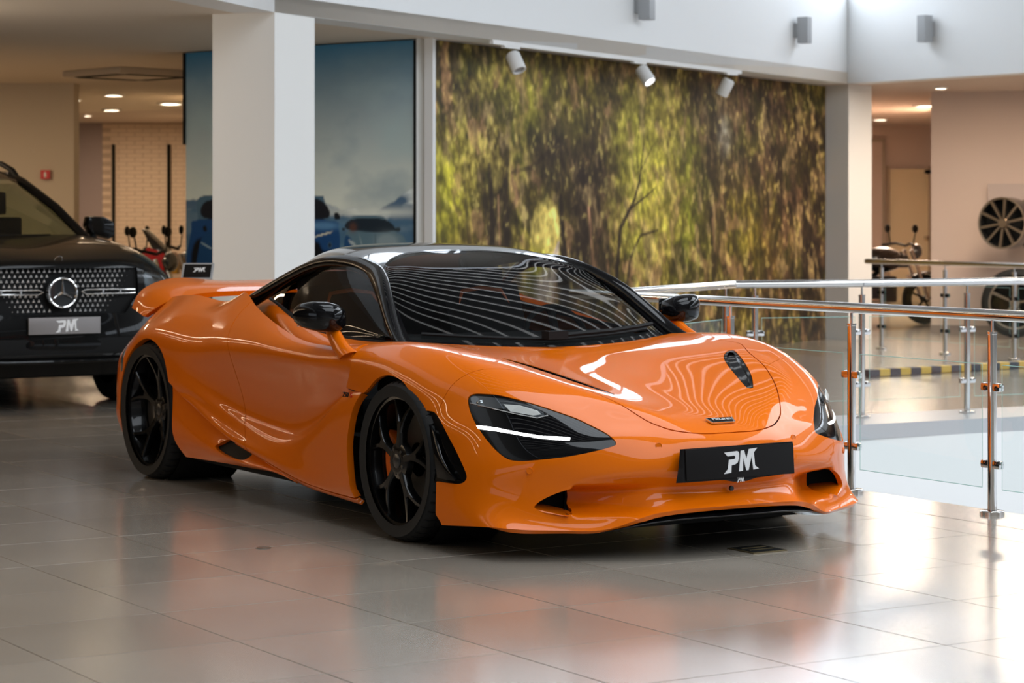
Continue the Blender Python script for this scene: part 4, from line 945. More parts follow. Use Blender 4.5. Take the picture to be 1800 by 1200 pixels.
def rim_mb(R_, wid, dish, hubr=.062):
    """alloy: barrel, lip and five Y-shaped spokes; axis y, outer face at +wid/2"""
    mb = MB(); y1 = wid / 2
    M = Matrix.Rotation(R(-90), 4, 'X')
    mb.lathe([(R_ - .03, -y1), (R_ - .03, y1 - .05), (R_ - .012, y1 - .02), (R_ - .010, y1), (R_ + .004, y1 + .004), (R_ + .006, y1 - .006), (R_ + .004, y1 - .02), (R_ + .002, -y1), (R_ - .03, -y1)], 72, M)
    hy = y1 - dish
    mb.lathe([(.0, hy - .03), (hubr + .02, hy - .03), (hubr + .012, hy - .004), (hubr - .012, hy + .006), (.034, hy + .004), (.0, hy + .004)], 32, M)
    def spoke(a0, r0, w0, a1, r1, w1, ya, yb):
        n = 9; V = []; F = []
        for i in range(n):
            t = i / (n - 1); a = a0 + (a1 - a0) * (t ** 1.15); r_ = r0 + (r1 - r0) * t; w = w0 + (w1 - w0) * t; y = ya + (yb - ya) * t ** 1.5 
            c = Vector((r_ * math.cos(a), y, r_ * math.sin(a))); tg = Vector((-math.sin(a), 0, math.cos(a)))
            for du, dy in ((-.5, -.030), (-.52, -.006), (-.32, .004), (.32, .004), (.52, -.006), (.5, -.030)): V.append(c + tg * (w * du) + Vector((0, dy, 0)))
        for i in range(n - 1):
            for k in range(6): F.append((i*6+k, i*6+(k+1) % 6, (i+1)*6+(k+1) % 6, (i+1)*6+k))
        F += [tuple(range(6))[::-1], tuple(range((n-1)*6, n*6))]
        mb.add(V, F)
    for k in range(5):
        a = 2 * math.pi * k / 5 + R(96)
        spoke(a, hubr - .01, .040, a, .62 * R_, .030, hy, hy + .3 * dish)
        for d in (-1, 1): spoke(a + d * .03, .45 * R_, .026, a + d * .30, R_ - .012, .020, hy + .15 * dish, y1 - .012)
    return mb
for xc, zc, rad, wid, rim, yo, dish, cal in ((0., .327, .327, .245, .262, .955, -.004, 1), (-2.67, .345, .345, .30, .280, .957, .057, 1)):
    tm = tyre_data('tyre', rad, wid, rim); rm = rim_mb(rim, wid - .03, dish)
    for s in (-1, 1):
        o = rm.build('wheel', WHEELBLK, CAR, smooth=True, angle=40) if s == -1 else link('wheel', wheel_me, CAR)
        if s == -1: wheel_me = o.data
        o.location = (xc, s * (yo - wid / 2), zc); o.rotation_euler = (0, 0, 0 if s > 0 else math.pi)
        if s == -1: t_ = tm.build('tyre', RUBBER, o, smooth=True, angle=40); tyre_me = t_.data
        else: t_ = link('tyre', tyre_me, o)
        hy = (wid - .03) / 2 - dish
        hc = MB(); hc.lathe([(0, hy + .012), (.022, hy + .011), (.030, hy + .006), (.031, hy - .01)], 24, Matrix.Rotation(R(-90), 4, 'X')); h_ = hc.build('hub_cap', mat('hub_grey', (.05, .05, .05), .3, .6), o, smooth=True)
        for k in range(5):
            a = 2 * math.pi * k / 5 + R(60); bt = MB(); bt.lathe([(0, hy + .006), (.008, hy + .006), (.009, hy - .01)], 8, Matrix.Translation((.05 * math.cos(a), 0, .05 * math.sin(a))) @ Matrix.Rotation(R(-90), 4, 'X')); bt.build('wheel_bolt', DISC, o, smooth=True)
        bd = MB(); bd.lathe([(.07, -.02), (.19, -.02), (.195, -.015), (.195, .012), (.19, .016), (.07, .016)], 48, Matrix.Rotation(R(-90), 4, 'X')); bd.build('brake_disc', DISC, o, smooth=True)
        cp = MB(); pts = []
        for a in np.linspace(-.55, .55, 9):
            b_ = a + (math.pi if (cal * s) > 0 else 0); pts.append((b_))
        V = []; F = []
        for b_ in pts:
            for r_, y in ((.12, .022), (.205, .022), (.215, .05), (.20, .062), (.13, .062), (.115, .05)): V.append((r_ * math.cos(b_), y, r_ * math.sin(b_)))
        for i in range(len(pts) - 1):
            for k in range(6): F.append((i*6+k, i*6+(k+1) % 6, (i+1)*6+(k+1) % 6, (i+1)*6+k))
        F += [tuple(range(6))[::-1], tuple(range(48, 54))]
        cp.add(V, F); cp.build('brake_caliper', CALIPER if xc == 0 else DISC, o, bevel=.004)

# number plate with its logo, badge plate, sensors
PM_P = [(0,168),(12,134),(38,40+131-40),(0,168)]
LP = [(608,290),(640,321),(706,317),(713,324),(713,336),(706,344),(650,348),(637,420),(598,456),(669,449),(675,391),(708,387),(733,374),(747,345),(752,303),(747,290),(734,283)]
LM = [(768,282),(802,280),(820,350),(848,273),(930,267),(896,301),(902,404),(938,430),(884,436),(871,330),(838,438),(815,438),(790,338),(782,440),(744,443)]
def logo(parent, M, width, m=LOGO, name='plate_logo', th=.0015):
    """the two letters P and M cut from sheet, in the local x-z plane of M, facing -y"""
    k = width / 339.0; mb = MB()
    for L_ in (LP, LM):
        P = [M @ Vector(((x - 768) * k, 0, -(y - 361) * k)) for x, y in L_]; d = (M.to_3x3() @ Vector((0, -th, 0)))
        mb.extrude(P, d)
    o = mb.build(name, m, parent)
    bm = bmesh.new(); bm.from_mesh(o.data); bmesh.ops.triangulate(bm, faces=bm.faces); bm.to_mesh(o.data); bm.free(); return o
# car plate faces +x: local x = +y of the car ... seen from the front, left of the plate is the car's right
PLM = Matrix.Translation((1.062, 0, .368)) @ Matrix.Rotation(R(90), 4, 'Z') @ Matrix.Rotation(R(-4), 4, 'X')
pm = MB(); pm.box((-.26, -.004, -.060), (.26, .004, .060), PLM); pl_ = pm.build('number_plate', PLATEBLK, CAR, bevel=.003)
logo(pl_, PLM @ Matrix.Translation((.0, -.0045, .004)), .168)
hd = MB(); hd.add([PLM @ Vector(p) for p in ((-.275,.012,.062),(.262,.012,.066),(.262,.012,-.058),(.08,.012,-.066),(.03,.012,-.076),(-.03,.012,-.076),(-.08,.012,-.066),(-.30,.012,-.066),(-.285,.012,-.01),
    (-.265,.003,.062),(.262,.003,.066),(.262,.003,-.058),(.08,.003,-.066),(.03,.003,-.076),(-.03,.003,-.076),(-.08,.003,-.066),(-.275,.003,-.066),(-.27,.003,-.01))],
    [(9,10,11,12,13,14,15,16,17)] + [(i, (i+1) % 9, 9 + (i+1) % 9, 9 + i) for i in range(9)]); ho = hd.build('plate_holder', PLATEBLK, CAR)
logo(ho, PLM @ Matrix.Translation((.0, .0028, -.069)), .038, name='holder_logo')
em = MB(); em.extrude([(.916,-.066,.524),(.916,.066,.524),(.951,.056,.509),(.951,-.056,.509)], (.004, 0, .006)); eo = em.build('hood_badge', CHROME, CAR, bevel=.001)
em = MB(); em.extrude([(.9215,-.056,.5285),(.9215,.056,.5285),(.9485,.048,.517),(.9485,-.048,.517)], (.0015, 0, .002)); em.build('badge_field', PLATEBLK, eo)
def text(name, s, size, M, m, parent, extrude=.0008, shear=0.):
    cu = bpy.data.curves.new(name, 'FONT'); cu.body = s; cu.size = size; cu.align_x = 'CENTER'; cu.align_y = 'CENTER'; cu.extrude = extrude; cu.shear = shear
    tmp = bpy.data.objects.new(name, cu); C0.objects.link(tmp); dg = bpy.context.evaluated_depsgraph_get()
    me = bpy.data.meshes.new_from_object(tmp.evaluated_get(dg)); bpy.data.objects.remove(tmp); me.transform(M); me.materials.clear(); me.materials.append(m)
    return link(name, me, parent)
BM = Matrix.Translation((.938, 0, .5265)) @ Matrix.Rotation(R(90), 4, 'Z') @ Matrix.Rotation(R(23), 4, 'X')
text('badge_lettering', 'McLaren', .026, BM, LOGO, eo)
DM = Matrix.Translation((-.435, -.9475, .567)) @ Matrix.Rotation(R(6), 4, 'Z') @ Matrix.Rotation(R(90), 4, 'X')
text('model_lettering', '750', .030, DM @ Matrix.Translation((-.018, 0, .004)), mat('badge_dark', (.03, .03, .03), .3, .5), CAR, .002, .2)
text('model_letter', 'S', .030, DM @ Matrix.Translation((.026, 0, .005)), mat('badge_red', (.5, .01, .01), .3), CAR, .002, .2)
for (x, y, z), nrm in (((.976,.326,.438),(.9,.3,.1)), ((.745,.768,.346),(.75,.6,0)), ((.976,-.326,.438),(.9,-.3,.1)), ((.745,-.768,.346),(.75,-.6,0))):
    q = Vector(nrm).to_track_quat('Z', 'Y').to_matrix().to_4x4(); m_ = MB(); m_.lathe([(.0105, .003), (.0125, .0035), (.0135, .0), (.014, -.004)], 20, Matrix.Translation((x, y, z)) @ q); m_.lathe([(0, .002), (.0105, .002)], 20, Matrix.Translation((x, y, z)) @ q); m_.build('parking_sensor', ORANGE, CAR, smooth=True)
m_ = MB(); m_.lathe([(0, .003), (.009, .003), (.011, -.004)], 16, Matrix.Translation((1.026, -.015, .262)) @ Matrix.Rotation(R(90), 4, 'Y')); m_.build('front_camera', GBLACK, CAR, smooth=True)

# ---------------------------------------------------------------- black off-roader at the left edge
SA = R(31); SX, SD = -3.04, 15.75
sfw = np.array((math.sin(SA), -math.cos(SA)))
o0 = Vector(W(SX, SD)); o1 = Vector(W(SX + sfw[0], SD + sfw[1])); syaw = math.atan2((o1 - o0).y, (o1 - o0).x)
SUV = thing('off_road_car', 'black off-road car with studded grille and silver plate at the left edge', 'car', o0, syaw)
SBLK = mat('suv_black', (.005, .005, .005), .25, coat=.38, coat_rough=.02, spec=.05)
def sp_panel(name, rows, m, nu=30, nv=60, ref=(-1.5, 0, .6), parent=None, cut=None, rim=.0):
    M = outward(grid_mesh(net(full(rows), nu, nv)), ref)
    if cut is not None: M = clip(M, cut(M[0]))
    return panel(name, M, m, SUV if parent is None else parent, rim=rim)
NOSE = [[(-.06,0,.25),(-.08,.5,.25),(-.20,.82,.27),(-.42,.95,.30)],
        [(.035,0,.36),(.015,.5,.36),(-.10,.84,.37),(-.36,.97,.38)],
        [(.05,0,.52),(.03,.5,.52),(-.09,.85,.52),(-.36,.985,.52)],
        [(.035,0,.66),(.01,.5,.66),(-.11,.84,.66),(-.36,.99,.66)],
        [(.02,0,.82),(-.01,.5,.82),(-.13,.83,.82),(-.37,.985,.82)],
        [(.0,0,.985),(-.03,.5,.98),(-.16,.80,.93),(-.42,.965,.865)],
        [(-.06,0,1.035),(-.09,.45,1.04),(-.24,.76,1.005),(-.56,.955,.905)],
        [(-.35,0,1.09),(-.38,.45,1.105),(-.50,.76,1.075),(-.80,.965,.945)],
        [(-.90,0,1.145),(-.92,.45,1.165),(-.98,.78,1.135),(-1.15,.97,1.01)],
        [(-1.46,0,1.17),(-1.48,.45,1.19),(-1.50,.78,1.17),(-1.6,.975,1.07)]]
def nose_hole(V): return np.maximum.reduce([np.abs(V[:, 1]) - (.56 - .12 * np.clip((.80 - V[:, 2]) / .15, 0, 1)), V[:, 2] - .975, .668 - V[:, 2]])
def arch_cut(V): return np.where(np.abs(V[:, 1]) > .70, np.hypot(V[:, 0] + .95, V[:, 2] - .38) - .43, .5)
nose = outward(grid_mesh(net(full(NOSE), 90, 120)), (-1.5, 0, .6))
HLP = [(.60,.945),(.66,.95),(.80,.92),(.92,.865),(.95,.84),(.93,.80),(.84,.74),(.72,.74),(.64,.80)]
f_hl = lambda V: np.where(V[:, 0] < -.62, .5, sd_poly(np.stack([np.abs(V[:, 1]), V[:, 2]], 1), P2(HLP, np.array)))
panel('front_body', seq(nose, lambda V: -nose_hole(V), lambda V: -f_hl(V), lambda V: -arch_cut(V)), SBLK, SUV, rim=.02)
SLENS = glass_mat('suv_lens', (.55, .60, .62), 1, 1.5)
for s in (-1, 1):
    l_ = seq(nose, lambda V: f_hl(V) + .002, lambda V: -s * V[:, 1]); hp = panel('headlight', (l_[0] - l_[1] * .05, l_[1], l_[2]), mat('lamp_bowl', (.16, .17, .18), .25, .8), SUV, rim=0)
    panel('headlight_lens', (l_[0] - l_[1] * .002, l_[1], l_[2]), SLENS, hp, rim=.0)
    m_ = MB()
    for q in ((-.20,.70,.86),(-.27,.79,.86),(-.36,.87,.86)): m_.sphere((q[0], s * q[1], q[2]), .045, 12)
    m_.build('lamp_projector', CHROME, hp, smooth=True)
    m_ = MB(); m_.tube([(-.11, s * .64, .935), (-.20, s * .79, .905), (-.34, s * .90, .85)], .010, 8); m_.build('lamp_brow', mat('brow_white', (.8, .85, .9), .3), hp, smooth=True)
# grille: dark bed, star studs, bars, round star emblem
gb = MB(); gb.add([(-.03,-.62,.64),(-.03,.62,.64),(-.06,.62,1.0),(-.06,-.62,1.0)], [(0,1,2,3)]); gr = gb.build('grille', MBLACK, SUV)
stud = MB()
for r_ in range(9):
    z = .688 + .0335 * r_
    if abs(z - .818) < .025: continue
    for k in range(-16, 17):
        y = (k + (.5 if r_ % 2 else 0)) * .0365; half = .535 - .12 * np.clip((.80 - z) / .15, 0, 1)
        if abs(y) > half or math.hypot(y, z - .81) < .13: continue
        x = -.005 - .05 * (y / .56)**2 - .02
        stud.add([(x, y - .0105, z - .009), (x, y + .0105, z - .009), (x, y, z + .014), (x + .012, y, z - .004)], [(0,1,3),(1,2,3),(2,0,3)])
tag(stud.build('grille_studs', mat('stud_silver', (.80, .80, .80), .35, .1), gr), kind='stuff')
for s in (-1, 1):
    m_ = MB()
    P = [(.03 - .05 * (y / .56)**2, s * y, z) for y, z in ((.135,.818),(.17,.832),(.36,.832),(.535,.826),(.535,.803),(.36,.803),(.17,.800))]
    m_.tube(P, .0062, 8, closed=True)
    for y in (.29, .42): m_.tube([(.03 - .05 * (y / .56)**2, s * y, .802), (.03 - .05 * (y / .56)**2, s * y, .832)], .010, 8)
    m_.build('grille_bar', CHROME, gr, smooth=True)
em_ = MB(); Me = Matrix.Translation((.025, 0, .812)) @ Matrix.Rotation(R(90), 4, 'Y'); em_.lathe([(0, 0), (.098, 0), (.108, -.02)], 40, Me); eo_ = em_.build('emblem', mat('emblem_dark', (.02, .022, .025), .05, coat=1), gr, smooth=True)
m_ = MB(); m_.tube([(.032, .098 * math.cos(a), .812 + .098 * math.sin(a)) for a in np.linspace(0, 2 * math.pi, 41)[:-1]], .0075, 8, closed=True)
m_.build('emblem_ring', CHROME, eo_, smooth=True)
m_ = MB()
for k in range(3):
    a = R(90 + 120 * k); c, s_ = math.cos(a), math.sin(a)
    m_.add([(.030, -.013 * s_ * 1, .812 + .013 * c), (.030, .013 * s_, .812 - .013 * c), (.030, .094 * c, .812 + .094 * s_), (.046, 0, .812)], [(0,3,2),(3,1,2),(0,2,1)])
m_.build('emblem_star', CHROME, eo_)
m_ = MB(); Mb_ = Matrix.Translation((-.05, 0, 1.035)) @ Matrix.Rotation(R(35), 4, 'Y'); m_.tube([Mb_ @ Vector((0.0, .026 * math.cos(a), .026 * math.sin(a))) for a in np.linspace(0, 2 * math.pi, 25)[:-1]], .003, 6, closed=True); m_.build('hood_emblem', CHROME, SUV, smooth=True)
PS = Matrix.Translation((.068, 0, .592)) @ Matrix.Rotation(R(90), 4, 'Z'); m_ = MB(); m_.box((-.252, -.006, -.056), (.252, .006, .056), PS); po_ = m_.build('number_plate', mat('plate_silver', (.30, .28, .275), .35, .5), SUV, bevel=.003); logo(po_, PS @ Matrix.Translation((.015, -.0066, 0)), .165, mat('logo_white', (.85, .85, .85), .4))
# bumper mouth and trims
m_ = MB(); m_.box((.028, -.62, .40), (.05, .62, .505)); m_.build('bumper_grille', MBLACK, SUV, bevel=.01)
m_ = MB(); m_.tube([(-.02, -.80, .365), (.055, -.4, .352), (.062, 0, .35), (.055, .4, .352), (-.02, .80, .365)], .012, 8); m_.build('bumper_trim', SBLK, SUV, smooth=True)
# sides, screen, roof
SS = [[(-.42,.965,.87),(-.95,.97,.96),(-1.6,.985,1.06),(-2.6,.985,1.10),(-3.6,.975,1.10),(-4.7,.90,1.08)],
      [(-.36,.99,.85),(-.95,1.01,.88),(-1.6,1.0,.90),(-2.6,1.0,.90),(-3.6,1.01,.90),(-4.8,.93,.9)],
      [(-.36,.985,.55),(-.95,1.0,.60),(-1.6,.985,.60),(-2.6,.985,.6),(-3.6,1.0,.6),(-4.8,.93,.6)],
      [(-.40,.955,.28),(-.95,.97,.28),(-1.6,.965,.26),(-2.6,.965,.26),(-3.6,.97,.28),(-4.7,.92,.32)]]
ss = outward(grid_mesh(net(SS, 40, 120)), (-2.5, 0, .6)); ss = clip(ss, -np.minimum(np.hypot(ss[0][:, 0] + .95, ss[0][:, 2] - .38) - .43, 9)); ss = clip(ss, -(np.hypot(ss[0][:, 0] + 3.95, ss[0][:, 2] - .38) - .43))
for s in (-1, 1): panel('side_body', ss if s > 0 else mirror(ss), SBLK, SUV, rim=.02)
SCR = [[(-1.42,0,1.17),(-1.43,.45,1.18),(-1.47,.71,1.17)],[(-1.80,0,1.42),(-1.81,.42,1.42),(-1.86,.61,1.38)],[(-2.22,0,1.63),(-2.23,.34,1.62),(-2.28,.505,1.58)]]
sp_panel('windscreen', SCR, glass_mat('suv_glass', (.55, .60, .52), 1, 1.45), 24, 40)
sp_panel('roof', [[(-2.22,0,1.63),(-2.23,.34,1.62),(-2.28,.52,1.58)],[(-2.6,0,1.70),(-2.6,.38,1.69),(-2.6,.57,1.645)],[(-3.6,0,1.72),(-3.6,.44,1.71),(-3.6,.68,1.67)],[(-4.5,0,1.66),(-4.5,.42,1.65),(-4.5,.66,1.60)]], SBLK, 24, 40)
for s in (-1, 1):
    m_ = MB(); m_.tube([(-1.42, s*.745, 1.13), (-1.86, s*.64, 1.39), (-2.30, s*.535, 1.585), (-2.7, s*.57, 1.645), (-3.6, s*.66, 1.66), (-4.4, s*.66, 1.58)], .035, 10); m_.build('roof_pillar', SBLK, SUV, smooth=True)
    m_ = MB(); m_.tube([(-2.42, s*.545, 1.60), (-2.62, s*.56, 1.685), (-2.95, s*.58, 1.745), (-3.6, s*.64, 1.76), (-4.1, s*.65, 1.71), (-4.25, s*.64, 1.63)], .022, 10); m_.build('roof_rail', MBLACK, SUV, smooth=True)
    m_ = MB(); m_.add([(-1.5, s*.75, 1.12), (-2.32, s*.55, 1.58), (-4.3, s*.68, 1.60), (-4.5, s*.85, 1.10)], [(0,1,2,3)]); m_.build('side_glass', glass_mat('suv_side_glass', (.55, .60, .50), .8, 1.4), SUV)
    m_ = MB(); m_.extrude([(-1.88, s*.91, 1.33), (-1.88, s*1.04, 1.325), (-1.88, s*1.115, 1.29), (-1.88, s*1.13, 1.18), (-1.88, s*1.08, 1.15), (-1.88, s*.93, 1.19), (-1.88, s*.90, 1.25)], (-.13, 0, 0)); mo_ = m_.build('door_mirror', SBLK, SUV, bevel=.035)
    m_ = MB(); m_.tube([(-1.85, s * .86, 1.12), (-1.88, s * .95, 1.17)], .035, 8); m_.build('mirror_foot', SBLK, mo_, smooth=True)
    for xc in (-.95, -3.95):
        m_ = MB(); Mw = Matrix.Translation((xc, s * .83, .38)) @ Matrix.Rotation(R(90), 4, 'X'); m_.lathe([(.26, -.14), (.30, -.15), (.36, -.14), (.38, -.10), (.38, -.04), (.374, -.035), (.374, -.02), (.38, -.015), (.38, .10), (.36, .14), (.30, .15), (.26, .14)], 56, Mw); w_ = m_.build('wheel', RUBBER, SUV, smooth=True)
        m_ = MB(); m_.lathe([(0, -.06), (.25, -.06), (.26, -.13), (.265, -.13), (.265, .13), (.26, .13), (.25, .06), (0, .06)], 40, Mw); m_.build('rim', WHEELBLK, w_, smooth=True)
m_ = MB(); m_.box((-4.7, -.88, .22), (-.35, .88, .30)); m_.box((-4.6, -.70, .30), (-.5, .70, .70)); m_.build('underbody', MBLACK, SUV)
m_ = MB(); m_.add([(-1.5,-.74,1.12),(-1.5,.74,1.12),(-1.95,.74,1.14),(-1.95,-.74,1.14)], [(0,1,2,3)]); m_.build('dashboard', CABIN, SUV)
for s in (-1, 1):
    m_ = MB(); m_.box((-2.75, s*.40 - .24, .7), (-2.62, s*.40 + .24, 1.32)); m_.box((-2.74, s*.40 - .12, 1.34), (-2.64, s*.40 + .12, 1.52)); m_.build('seat', CABIN, SUV, bevel=.03)
m_ = MB(); m_.tube([(-1.46, -.5, 1.185), (-1.44, -.1, 1.18), (-1.46, .45, 1.19)], .009, 6); m_.build('wiper', MBLACK, SUV, smooth=True)
m_ = MB(); m_.box((-2.14, -.11, 1.50), (-2.12, .11, 1.56)); m_.build('interior_mirror', CABIN, SUV, bevel=.008)

# ---------------------------------------------------------------- balustrades of polished steel and glass
PANEGLASS = glass_mat('balustrade_glass', (.93, .965, .955), 1.0, 1.45)
GEDGE = mat('glass_edge', (.35, .62, .56), .2, emit=None)
POLISHED = mat('polished_steel', (.72, .70, .67), .10, 1.0)
RZC = .886
def balustrade(label, corners, posts, glass, name='balustrade', dim=1.0, clamp=POLISHED, zc=RZC):
    """corners: plan points of the handrail; posts: plan points; glass: list of (p, q) plan spans"""
    root = thing(name, label, 'railing', W(*posts[0])); inv = Matrix.Translation(root.location).inverted()
    def put(o):
        o.matrix_parent_inverse = inv if o.parent == root else Matrix.Identity(4); return o
    for a, b in zip(corners[:-1], corners[1:]):
        m_ = MB(); m_.tube([W(*a, zc), W(*b, zc)], .0255 * dim, 20); put(m_.build('handrail', POLISHED, root, smooth=True))
    for i, p in enumerate(posts):
        d = np.array(corners[-1]) - np.array(corners[0])
        k = min(range(len(corners) - 1), key=lambda j: np.linalg.norm(np.array(p) - (np.array(corners[j]) + np.array(corners[j+1])) / 2) / np.linalg.norm(np.array(corners[j]) - np.array(corners[j+1])))
        d = np.array(corners[k+1]) - np.array(corners[k]); d /= np.linalg.norm(d)
        w = Vector(W(*p)); dv = (Vector(W(*(np.array(p) + d))) - w).normalized()
        m_ = MB(); m_.lathe([(0, 0), (.0205 * dim, 0), (.0205 * dim, .800), (.0225 * dim, .802), (.0225 * dim, .812), (.0, .812)], 20, Matrix.Translation(w)); po = put(m_.build('post', POLISHED, root, smooth=True))
        m_ = MB(); m_.lathe([(0, 0.001), (.055 * dim, .001), (.055 * dim, .017), (.050 * dim, .020), (.021 * dim, .020)], 28, Matrix.Translation(w)); b_ = m_.build('base_plate', POLISHED, po, smooth=True)
        m_ = MB(); m_.tube([w + Vector((0, 0, .80)), w + Vector((0, 0, zc - .02))], .0068 * dim, 10); m_.build('rail_pin', POLISHED, po, smooth=True)
        for z in (.567, .224):
            for s in (-1, 1):
                m_ = MB(); M = along(w, w + dv * s) @ Matrix.Translation((0, 0, z))
                m_.box((.012, -.0165, -.019), (.062, .0165, .019), M); c_ = m_.build('glass_clamp', clamp, po, bevel=.0145)
    for a, b in glass:
        a_, b_ = Vector(W(*a)), Vector(W(*b)); L = (b_ - a_).length; M = along(a_, b_)
        m_ = MB(); m_.add([M @ Vector(v) for v in ((0, 0, .117), (L, 0, .117), (L, 0, .667), (0, 0, .667))], [(0, 1, 2, 3)]); gp = put(m_.build('glass_panel', PANEGLASS, root))
        for (x0, z0, x1, z1) in ((0, .667, L, .667), (0, .117, L, .117), (0, .117, 0, .667), (L, .117, L, .667)):
            m_ = MB(); m_.tube([M @ Vector((x0, 0, z0)), M @ Vector((x1, 0, z1))], .0016, 4); m_.build('glass_edge', GEDGE, gp)
    return root
n0 = np.array((2.13, 10.36)); nd = np.array((-.503, .83)); 
near = lambda t: tuple(n0 + nd * t)
balustrade('long polished steel balustrade with glass panels nearest the orange car', [near(-6.0), near(3.55)], [near(k) for k in (-5, -4, -3, -2, -1, 0, 1, 2, 2.62)], [(near(k + .065), near(k + .935)) for k in (-2, -1, 0, 1)] + [(near(2.06), near(2.56)), (near(2.68), near(3.4))], clamp=POLISHED)
mk = (1.434, 15.1); m1, m2 = np.array((2.298, 15.34)), np.array((3.06, 15.70)); mdv = m2 - m1
mid = lambda t: tuple(m1 + mdv * t)
balustrade('angled steel balustrade with glass panels across the stairwell', [(.60, 13.40), mk, mid(0), mid(5)], [(.95, 14.11), (1.37, 14.97), (1.575, 15.14), mid(0), mid(1), mid(2), mid(3)],
    [((.98, 14.17), (1.34, 14.91)), ((1.62, 15.153), (2.25, 15.33)), (mid(.07), mid(.93)), (mid(1.07), mid(1.93)), (mid(2.07), mid(2.93))], clamp=POLISHED)
f1, f2 = np.array((3.71, 23.45)), np.array((4.64, 21.58)); fdv = (f2 - f1) / 2
farp = lambda t: tuple(f1 + fdv * t)
balustrade('distant steel balustrade in front of the pink wall with the wheels', [farp(-.25), farp(6)], [farp(k) for k in range(0, 6)], [(farp(k + .06), farp(k + .94)) for k in range(0, 5)], clamp=MBLACK, zc=.875)

# black and yellow kerb bar on the floor beyond the stairwell
KY, KB = mat('kerb_yellow', (.66, .42, .08), .5), mat('kerb_dark', (.05, .055, .07), .5)
k0, k1 = np.array((2.92, 19.3)), np.array((4.30, 20.35)); kroot = thing('kerb_bar', 'yellow and dark striped kerb bar lying on the tiles', 'barrier', W(*k0)); kinv = Matrix.Translation(kroot.location).inverted()
for i in range(16):
    a, b = k0 + (k1 - k0) * i / 14, k0 + (k1 - k0) * (i + 1) / 14
    m_ = MB(); M = along(W(*a), W(*b)); L = (Vector(W(*b)) - Vector(W(*a))).length
    m_.box((0, -.05, 0.002), (L, .05, .062), M); o = m_.build('stripe', KB if i % 2 == 0 else KY, kroot, bevel=.012); o.matrix_parent_inverse = kinv
# short handrail going down the stairwell
hr = MB(); hr.tube([W(2.42, 10.25, -.02), W(2.60, 10.9, .0), W(3.3, 11.1, -.02)], .02, 12); hr.tube([W(2.60, 10.9, .0), W(2.60, 10.9, -.9)], .015, 8); o = hr.build('stair_handrail', STEEL, smooth=True)
tag(o, 'low steel handrail just inside the stairwell at the right edge', 'handrail')

# wall sconces on the white fascia
def on_line(a, b, s): a, b = np.array(a), np.array(b); return tuple(a + (b - a) / np.linalg.norm(b - a) * s)
SCON = mat('sconce_grey', (.36, .37, .38), .45)
for (a, b, s, z0, z1, lab) in ((A_, FC, 5.354, 3.078, 3.345, 'grey box wall light on the white fascia, cut by the top edge'), (A_, FC, 8.791, 3.088, 3.355, 'grey box wall light on the white fascia left of the corner'), (FC, FR, 1.192, 3.117, 3.392, 'grey box wall light on the white fascia right of the corner')):
    p = on_line(a, b, s); w0 = Vector(W(*p)); q = Vector(W(*on_line(a, b, s + 1))); M = along(w0, q)
    # the room side of the wall lies at negative local y
    root = thing('sconce', lab, 'light', w0, 0, 'wall lights on the fascia'); inv = Matrix.Translation(w0).inverted()
    m_ = MB(); m_.box((-.035, -.05, z0 + .06), (.035, -.001, z1 - .06), M); o = m_.build('bracket', SCON, root); o.matrix_parent_inverse = inv
    m_ = MB(); m_.box((-.055, -.165, z0), (.055, -.05, z1), M); o = m_.build('body', SCON, root, bevel=.003); o.matrix_parent_inverse = inv
# lighting track with three spot heads under the fascia edge
tp0, tp1 = on_line(A_, FC, 2.915), on_line(A_, FC, 7.542); w0, w1 = Vector(W(*tp0)), Vector(W(*tp1)); MT = along(w0, w1); LT = (w1 - w0).length
SPOTW = mat('spot_white', (.75, .74, .72), .45)
tr = thing('lighting_track', 'white ceiling track along the fascia edge above the forest mural', 'light track', w0 + Vector((0, 0, HS - .04))); 
m_ = MB(); m_.box((0, .00, HS - .036), (LT, .036, HS - .001), MT); o = m_.build('track_rail', SPOTW, tr); o.matrix_parent_inverse = Matrix.Translation(tr.location).inverted()
for s, tilt, yawd, lab in ((.30, 32, 222, 'unlit white spot head at the left end of the track'), (2.52, 40, 230, 'lit white spot head in the middle of the track'), (4.42, 30, 60, 'white spot head turned away at the right end of the track')):
    c = MT @ Vector((s, .018, HS - .05)); st = thing('spot_light', lab, 'light', c, 0, 'spot heads on the track'); inv = Matrix.Translation(c).inverted()
    m_ = MB(); m_.box((-.12, -.02, HS - .055), (.12, .02, HS - .037), MT @ Matrix.Translation((s, .018, 0))); o = m_.build('adapter', SPOTW, st); o.matrix_parent_inverse = inv
    top = c + Vector((0, 0, -.02)); ax = Matrix.Rotation(YAW - R(90) + R(yawd), 4, 'Z') @ Matrix.Rotation(R(tilt), 4, 'X')
    M = Matrix.Translation(top) @ ax @ Matrix.Translation((0, 0, -.20))
    m_ = MB(); m_.lathe([(.048, .0), (.058, .0), (.060, .01), (.060, .15), (.050, .165), (0, .165)], 28, M); m_.lathe([(.048, 0), (.044, .03), (0, .035)], 28, M); o = m_.build('lamp_body', SPOTW, st, smooth=True); o.matrix_parent_inverse = inv
    m_ = MB(); m_.lathe([(0, .014), (.046, .014)], 24, M); o = m_.build('lamp_face', LEDWHITE if 'lit white' in lab and 'unlit' not in lab else mat('lamp_face_off', (.4, .4, .42), .2, .5), st); o.matrix_parent_inverse = inv
